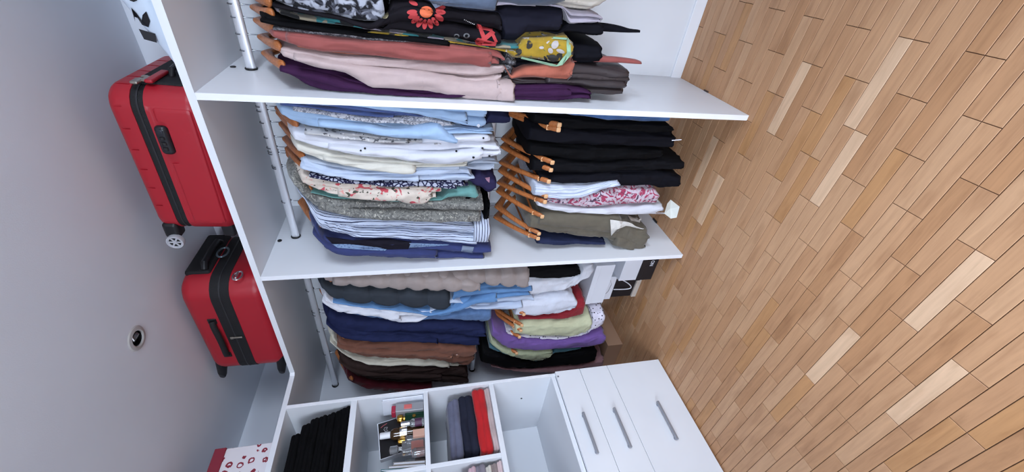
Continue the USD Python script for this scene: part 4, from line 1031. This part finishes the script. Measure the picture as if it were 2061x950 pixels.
# ------------------------------------------------------------------ bag and box on the top board
bag_st = []
bg = thing('carrier_bag', 'flat white carrier bag with large black letters, right of the large suitcase', 'bag')
ys = np.linspace(-0.05, 0.452, 34); V = []
n = 26; t = np.arange(n) / n * 2 * np.pi
for y in ys:
    e = (y + 0.05) / 0.502
    zt = 0.125 if e < .55 else 0.125 - (e - .55) / .45 * 0.085
    zl = 0.004 + max(0, e - 0.80) * 0.12
    dx = 0.085 * (1 - max(0, e - .5) ** 1.3 * 2.0) + 0.006
    zc_, hz = 2.122 + (zt + zl) / 2, (zt - zl) / 2
    hx = max(dx, 0.010)
    x_ = 1.468 + 0.095 + hx * np.sign(np.cos(t)) * np.abs(np.cos(t)) ** .8
    z_ = zc_ + hz * np.sign(np.sin(t)) * np.abs(np.sin(t)) ** .7
    x_ = x_ + 0.25 * (z_ - 2.122) * 0.25
    f = 0.006 * (meshkit.noise(np.stack([x_ * 14, np.full(n, y * 16), z_ * 16], 1), 5) - .5)
    V.append(np.stack([x_ + f, np.full(n, y), z_ + f * .4], 1))
V = np.vstack(V); F = []
for k in range(len(ys) - 1):
    for i in range(n):
        j = (i + 1) % n; F += [(k * n + i, k * n + j, (k + 1) * n + j), (k * n + i, (k + 1) * n + j, (k + 1) * n + i)]
V = np.vstack([V, V[:n].mean(0), V[-n:].mean(0)]); N = len(ys) * n
for i in range(n):
    j = (i + 1) % n; F += [(N, j, i), (N + 1, N - n + i, N - n + j)]
bagm = trimesh.Trimesh(V, F, process=False); bagm.fix_normals()
obj('body', bagm, plain('bag_white', (208, 220, 234), 0.45, bump=0.15, bscale=40), bg, smooth=60)
INK = plain('black_ink', (22, 22, 28), 0.5)
I_ = [(279, 58), (312, 68), (316, 86), (290, 79)]
K_ = [(264, 16), (274, 26), (285, 41), (287, 30), (294, 23), (302, 43), (299, 55), (286, 50), (277, 36), (271, 34), (272, 44)]
O_ = [(260, -6), (275, -7), (276, 1), (269, 4), (261, 1)]
for nme, pl in (('letter', I_), ('letter', K_), ('letter', O_)):
    q = patch_flat(bagm, pl, 0.003, 0.0008)
    if q is not None: obj(nme, q, INK, bg, smooth=False)

fb = thing('storage_box', 'white gift box with dark red floral print and a dark red lid', 'box', (0.80, 2.015, 2.121))
FLB = mat('floral_box_print', {
    'g': ('geometry', {}), 'v': ('voronoi_texture', {'scale': 22.0, 'randomness': 0.75}), 'n': ('noise_texture', {'scale': 40.0, 'detail': 1.5, 'distortion': 1.0}),
    'm': ('math', {'math_type': 'multiply_add', 'value2': 0.45}), 'r': ('rgb_ramp', {'ramp': [(0.50, lin((132, 34, 52))), (0.52, lin((222, 218, 222))), (1.0, lin((222, 218, 222)))]}),
    'r2': ('rgb_ramp', {'ramp': [(0.36, (1, 1, 1)), (0.38, (0, 0, 0))]}), 'mx': ('mix_color', {'b': lin((226, 222, 226))}), 'p': ('principled_bsdf', {'roughness': 0.6})},
    [('g.position', 'v.vector'), ('g.position', 'n.vector'), ('n.fac', 'm.value1'), ('v.distance', 'm.value3'), ('m.value', 'r.fac'), ('m.value', 'r2.fac'), ('r.color', 'mx.a'), ('r2.color', 'mx.fac'), ('mx.result', 'p.base_color')])
obj('base', tri(cbox(0, 0.296, 0, 0.30, 0, 0.20, 0.002)), FLB, fb, smooth=False)
obj('lid', tri(cbox(-0.004, 0.300, -0.004, 0.304, 0.200, 0.247, 0.002)), plain('dark_red_paper', (134, 36, 54), 0.6), fb, smooth=False)

# ------------------------------------------------------------------ cabinet contents
def folded(name, label, cat_, m, x0, x1, y0, y1, z0, h, seed, group=None):
    """A folded garment: a soft slab, its folded edges round, a second leaf showing at the front."""
    g = thing(name, label, cat_, ((x0 + x1) / 2, (y0 + y1) / 2, z0), group=group)
    hx, hy = (x1 - x0) / 2, (y1 - y0) / 2
    for nm, a, b, k in (('fold', 0.0, h * 0.62, 0), ('upper_fold', h * 0.42, h, 1)):
        r = (b - a) / 2.05
        mm = tri(rbox(-hx + .004 * k, hx - .004 * k, -hy + .004 * k, hy, a, b, r, 20).refine_to_length(0.016))
        v = np.array(mm.vertices)
        v[:, 2] += (meshkit.noise(v * [14, 14, 0] + seed * 3.1, seed) - .5) * 0.010 * np.clip(v[:, 2] / h, 0, 1)
        v[:, 1] += (meshkit.noise(v * [16, 10, 22] + 5.5 + seed, seed + 2) - .5) * 0.020 * (v[:, 1] < 0)
        v[:, 0] += (meshkit.noise(v * [10, 16, 22] + 9.5 + seed, seed + 4) - .5) * 0.014
        obj(nm, trimesh.Trimesh(v, mm.faces, process=False), m, g, smooth=60)
    return g


BKN = F_('black_knit', (7, 7, 9), var=0.2)
zs = 1.792
word = ['lowest', 'second from below', 'third from below', 'middle one', 'third from the top', 'second from the top', 'topmost']
for k in range(7):
    x1 = (1.232, 1.226, 1.208, 1.202, 1.194, 1.172, 1.120)[k]
    folded('folded_sweater', f'folded black knit in the upper cabinet compartment, {word[k]} of the pile', 'folded clothes', BKN, x1 - 0.37, x1, 2.005 + 0.006 * (k % 2), 2.33, zs, 0.041, 40 + k, 'black folded knits in the upper compartment')
    zs += 0.0365
zs = 1.0735
for k, (nm, lb, mm, x0, x1, h, y0) in enumerate([('folded_shirt', 'folded beige top at the bottom of the pile under the red one', C_beige, 0.885, 1.225, 0.028, 1.99), ('folded_sweater', 'folded bright red sweater in the cabinet pile', F_('scarlet', (184, 32, 36), var=0.06), 0.885, 1.232, 0.068, 1.988),
        ('folded_trousers', 'folded dark navy garment between the red and grey ones', F_('ink_navy', (38, 40, 54)), 0.895, 1.215, 0.082, 2.0), ('folded_sweater', 'folded blue grey sweater on top of the cabinet pile', F_('storm_grey', (98, 100, 120)), 0.890, 1.200, 0.066, 2.01)]):
    folded(nm, lb, 'folded clothes', mm, x0, x1, y0, 2.33, zs, h, 60 + k); zs += h - 0.003
zs = 1.0735
for k, (nm, lb, c, h) in enumerate([('folded_shirt', 'pale rose folded top, bottom of the small pile left of the red sweater', (196, 172, 172), 0.026), ('folded_shirt', 'taupe folded top above the bottom one of the small left pile', (138, 124, 122), 0.032), ('folded_shirt', 'cream folded top in the middle of the small left pile', (198, 192, 182), 0.028),
        ('folded_shirt', 'grey folded top above the cream one in the small left pile', (126, 120, 130), 0.048), ('folded_shirt', 'pink folded top near the top of the small left pile', (190, 160, 168), 0.036), ('folded_shirt', 'beige and rose folded top crowning the small left pile', (196, 182, 180), 0.044)]):
    folded(nm, lb, 'folded clothes', F_(f'small_pile_{k}', c), 0.56, 0.838 - 0.006 * (k % 3) - (0.03 if k == 5 else 0), 1.99, 2.26, zs, h, 80 + k); zs += h - 0.002

# second compartment: books and bottles, standing on the shelf at z = 1.429
SZ = 1.4288


def book(label, x0, x1, y0, y1, h, cover, rz=0, tilt=0, edge=WHITEPAPER):
    g = thing('book', label, 'book', ((x0 + x1) / 2, (y0 + y1) / 2, SZ), (0, tilt, rz))
    hx, hy = (x1 - x0) / 2, (y1 - y0) / 2
    obj('page_block', tri(box(-hx + .002, hx - .002, -hy + 0.003, hy - 0.003, 0.003, h - 0.003)), edge, g, smooth=False)
    obj('cover', cat(cbox(-hx, -hx + .002, -hy, hy, 0, h, .0005), cbox(hx - .002, hx, -hy, hy, 0, h, .0005), cbox(-hx, hx, hy - .003, hy, 0, h, .0005)), cover, g, smooth=False)
    return g


book('white booklet leaning against the right side wall of the bottle compartment', 1.216, 1.230, 1.992, 2.12, 0.212, WHITEPAPER, 2, 0)
blk = thing('gift_box', 'black box with white edge and a small red line behind the bottles', 'box', (1.098, 2.075, SZ + 0.012), (-8, -7, 2))
obj('carton', tri(cbox(-0.095, 0.098, 0, 0.03, 0, 0.222, 0.001)), WHITEPAPER, blk, smooth=False)
obj('front_print', tri(box(-0.092, 0.094, -0.0008, 0.0002, 0.002, 0.217)), plain('black_card', (18, 15, 18), 0.45), blk, smooth=False)
obj('red_line', tube([(0.082, -0.0012, 0.172), (0.076, -0.0012, 0.192), (0.068, -0.0012, 0.205)], 0.002, 6), plain('red_foil', (176, 66, 76), 0.4), blk)
obj('emblem', cat(tube([(0.060, -0.0012, 0.170), (0.063, -0.0012, 0.186), (0.053, -0.0012, 0.190), (0.043, -0.0012, 0.186), (0.040, -0.0012, 0.170)], 0.0016, 6), tube([(0.056, -0.0012, 0.172), (0.052, -0.0012, 0.182), (0.048, -0.0012, 0.172)], 0.0014, 6)), plain('silver_foil', (186, 184, 188), 0.35), blk)
GLASS = plain('clear_glass', (214, 216, 220), 0.06, 0.0, 0.5, trans=0.85, ior=1.45)
AMBER = plain('amber_glass', (112, 84, 52), 0.06, trans=0.75, ior=1.45)
GREENG = plain('green_glass', (16, 66, 46), 0.06, trans=0.3, ior=1.45)
GOLD = plain('gold_metal', (214, 164, 74), 0.22, 1.0)
MILK = plain('white_plastic', (220, 222, 226), 0.35)


def bottle(label, x, y, prof, glass, liquid=None, capprof=None, capm=None, square=None, n=24, extra=()):
    g = thing('perfume_bottle', label, 'bottle', (x + 0.022, y - 0.012, SZ))
    if square:
        w, d, h = square
        obj('glass_body', tri(rbox(-w, w, -d, d, 0, h, 0.006, 14)), glass, g)
        if liquid: obj('liquid', tri(rbox(-w + .005, w - .005, -d + .005, d - .005, 0.006, h * .6, 0.004, 10)), liquid, g)
    else:
        obj('glass_body', lathe(prof, n), glass, g)
    if capprof: obj('cap', lathe(capprof, n), capm, g)
    for nm, mm, mt in extra: obj(nm, mm, mt, g)
    return g


bottle('green square bottle with gold stopper in front of the black box', 1.115, 2.05, None, GREENG, square=(0.030, 0.016, 0.096), capprof=[(0, 0.096), (0.012, 0.096), (0.012, 0.104), (0.019, 0.108), (0.022, 0.122), (0.017, 0.134), (0.0, 0.137)], capm=GOLD,
       extra=[('gold_badge', lathe([(0, 0), (0.010, 0), (0.008, 0.004), (0, 0.005)], 12).apply_transform(trimesh.transformations.rotation_matrix(math.pi / 2, (1, 0, 0))).apply_translation((0, -0.016, 0.05)), GOLD)])
bottle('tall amber perfume bottle with a white cap', 1.045, 2.06, [(0, 0), (0.026, 0), (0.028, 0.004), (0.028, 0.150), (0.022, 0.164), (0.012, 0.168), (0, 0.168)], AMBER, capprof=[(0, 0.168), (0.016, 0.168), (0.016, 0.214), (0.014, 0.218), (0, 0.218)], capm=MILK,
       extra=[('silver_collar', lathe([(0.0285, 0.085), (0.0295, 0.087), (0.0295, 0.120), (0.0285, 0.122), (0.0285, 0.085)], 24), CHROME)])
bottle('small gold capped bottle beside the amber one', 0.998, 2.045, [(0, 0), (0.020, 0), (0.022, 0.004), (0.022, 0.085), (0.01, 0.095), (0, 0.095)], GLASS, capprof=[(0, 0.095), (0.014, 0.095), (0.016, 0.110), (0.013, 0.128), (0, 0.131)], capm=GOLD)
bottle('clear faceted bottle with orange liquid and a silver stopper', 0.960, 2.045, None, GLASS, square=(0.030, 0.02, 0.110), liquid=plain('orange_liquid', (236, 96, 26), 0.2), capprof=[(0, 0.11), (0.010, 0.11), (0.010, 0.125), (0.020, 0.132), (0.018, 0.165), (0.0, 0.172)], capm=GLASS)
bottle('low clear bottle with purple label and silver cap', 1.065, 2.012, [(0, 0), (0.018, 0), (0.020, 0.003), (0.020, 0.062), (0.012, 0.072), (0, 0.072)], GLASS, capprof=[(0, 0.072), (0.013, 0.072), (0.013, 0.112), (0.011, 0.115), (0, 0.115)], capm=CHROME,
       extra=[('label', lathe([(0.0203, 0.012), (0.0207, 0.013), (0.0207, 0.045), (0.0203, 0.046), (0.0203, 0.012)], 24), plain('purple_label', (74, 36, 66), 0.5))])
bottle('tall clear bottle with a ball stopper, leftmost of the bottles', 0.905, 2.10, [(0, 0), (0.022, 0), (0.025, 0.004), (0.025, 0.090), (0.012, 0.108), (0.010, 0.126), (0, 0.126)], GLASS, capprof=[(0, 0.126), (0.008, 0.127), (0.016, 0.138), (0.016, 0.148), (0.008, 0.158), (0, 0.159)], capm=GLASS,
       extra=[('liquid', lathe([(0, 0.004), (0.021, 0.004), (0.021, 0.05), (0, 0.05)], 20), plain('brown_liquid', (128, 82, 62), 0.2))])
cb = thing('plastic_case', 'clear plastic case with pink contents near the right side wall', 'case', (1.176, 2.03, SZ), (0, 2, 0))
obj('case', tri(cbox(-0.022, 0.022, -0.03, 0.05, 0, 0.142, 0.002)), plain('frosted_plastic', (206, 206, 212), 0.3, trans=0.55, ior=1.4), cb)
obj('pink_contents', tri(rbox(-0.012, 0.012, -0.034, -0.029, 0.06, 0.10, 0.002)), plain('pink_pack', (214, 108, 104), 0.5), cb)
obj('pink_lid', tri(rbox(-0.020, 0.020, -0.02, 0.03, 0.142, 0.164, 0.004)), plain('raspberry', (170, 40, 66), 0.5), cb)
ck = thing('small_carton', 'small peach carton between the bottles', 'carton', (1.030, 2.003, SZ))
obj('carton', tri(cbox(-0.018, 0.018, -0.012, 0.012, 0, 0.056, 0.001)), plain('peach_card', (204, 160, 140), 0.6), ck, smooth=False)
for k, (lb, x0, w, h, c, tl) in enumerate([('beige booklet with a dark square on it, left of the clear bottle', 0.904, 0.012, 0.150, (198, 190, 184), 5), ('pale booklet, second left of the clear bottle', 0.889, 0.012, 0.172, (186, 178, 172), 5), ('teal thin notebook leaning furthest left in the bottle compartment', 0.874, 0.010, 0.205, (78, 134, 138), 6)]):
    b_ = book(lb, x0 - w / 2, x0 + w / 2, 2.03, 2.17, h, plain(f'booklet_{k}', c, 0.6), 0, tl)
    if k == 0: obj('dark_square', tri(box(0.006, 0.0068, -0.066, -0.040, 0.055, 0.085)), plain('dark_print', (46, 40, 44), 0.5), b_, smooth=False)
rd = thing('glass_jar', 'small glass jar with red contents at the left of the bottles', 'jar', (0.940, 2.005, SZ))
obj('jar', lathe([(0, 0), (0.020, 0), (0.022, 0.003), (0.022, 0.05), (0.018, 0.056), (0.018, 0.062), (0, 0.062)], 24), GLASS, rd)
obj('contents', lathe([(0, 0.003), (0.018, 0.003), (0.018, 0.04), (0, 0.04)], 20), plain('red_brown_liquid', (150, 70, 52), 0.3), rd)

# ------------------------------------------------------------------ boxes on the floor of the corner bay
BW = plain('white_carton', (220, 223, 232), 0.55, bump=0.05, bscale=60)
DK = plain('black_carton', (26, 26, 32), 0.45)


def carton(name, label, x0, x1, y0, y1, z0, z1, m, lid=None, cat_='box'):
    g = thing(name, label, cat_, ((x0 + x1) / 2, (y0 + y1) / 2, z0))
    hx, hy, h = (x1 - x0) / 2, (y1 - y0) / 2, z1 - z0
    zl = h if lid is None else h - lid
    obj('base', tri(cbox(-hx + .001, hx - .001, -hy + .001, hy - .001, 0, zl, 0.0015)), m, g, smooth=False)
    if lid is not None: obj('lid', tri(cbox(-hx - .001, hx + .001, -hy - .001, hy + .001, zl, h, 0.0015)), m, g, smooth=False)
    return g


kb = carton('shoe_box', 'black box with white lettering on the floor beside the divider', 1.60, 1.90, 1.31, 1.612, 0.0, 0.108, DK, 0.03)
tx = meshkit.text_mesh('NO', 0.022, 0.0008, bold=True)
tx.apply_transform(np.array([[0, 0, -1, -0.1515], [-1, 0, 0, 0.034], [0, 1, 0, 0.030], [0, 0, 0, 1.0]])); obj('lettering', tx, WHITEPAPER, kb, smooth=False)
carton('white_box', 'white box stacked on the black box with white lettering', 1.60, 1.90, 1.315, 1.608, 0.1085, 0.226, BW)
bgk = thing('paper_bag', 'black paper bag with a white rope handle, lying behind the white boxes', 'bag', (1.68, 1.62, 0.0))
obj('body', tri(cbox(0, 0.26, 0, 0.215, 0.034, 0.20, 0.004)), DK, bgk, smooth=False)
a = np.linspace(0, 1, 18)
obj('rope_handle', tube(np.stack([-0.006 - 0.012 * np.sin(np.pi * a), 0.035 + 0.10 * a + 0.03 * np.sin(np.pi * a), 0.185 - 0.115 * np.sin(np.pi * a) ** .8], 1), 0.0038, 8), WHITEPAPER, bgk)
brd = carton('board', 'pale thin board lying on the floor under the black paper bag', 1.672, 1.95, 1.62, 1.84, 0.0, 0.033, plain('pale_board', (200, 190, 180), 0.6), None, 'board')
wb2 = carton('white_box', 'white flat box with a thin grey cord on its front, below the largest white box', 1.655, 1.95, 1.622, 1.825, 0.202, 0.282, BW)
obj('cord', tube([(-0.151, -0.09 + 0.02, 0.07), (-0.152, -0.085, 0.05), (-0.152, -0.04, 0.028), (-0.152, 0.02, 0.034), (-0.151, 0.06, 0.055)], 0.0012, 6), plain('grey_cord', (150, 152, 158), 0.5), wb2)
carton('white_box', 'largest white box on top of the boxes in the corner bay', 1.60, 1.98, 1.47, 1.793, 0.2835, 0.408, BW, 0.035)
carton('white_box', 'low white box beneath the largest white box, next to the cardboard box', 1.82, 1.98, 1.842, 1.925, 0.0, 0.20, plain('grey_white_carton', (190, 192, 198), 0.6))
CBD = plain('brown_cardboard', (172, 136, 110), 0.8, bump=0.1, bscale=80)
cbx = carton('cardboard_box', 'brown cardboard box on the floor in the dark corner', 1.60, 1.97, 2.255, 2.535, 0.0, 0.118, CBD, None)
obj('tape', tri(box(-0.184, 0.184, -0.02, 0.02, 0.118, 0.1186)), plain('packing_tape', (160, 130, 104), 0.35), cbx, smooth=False)
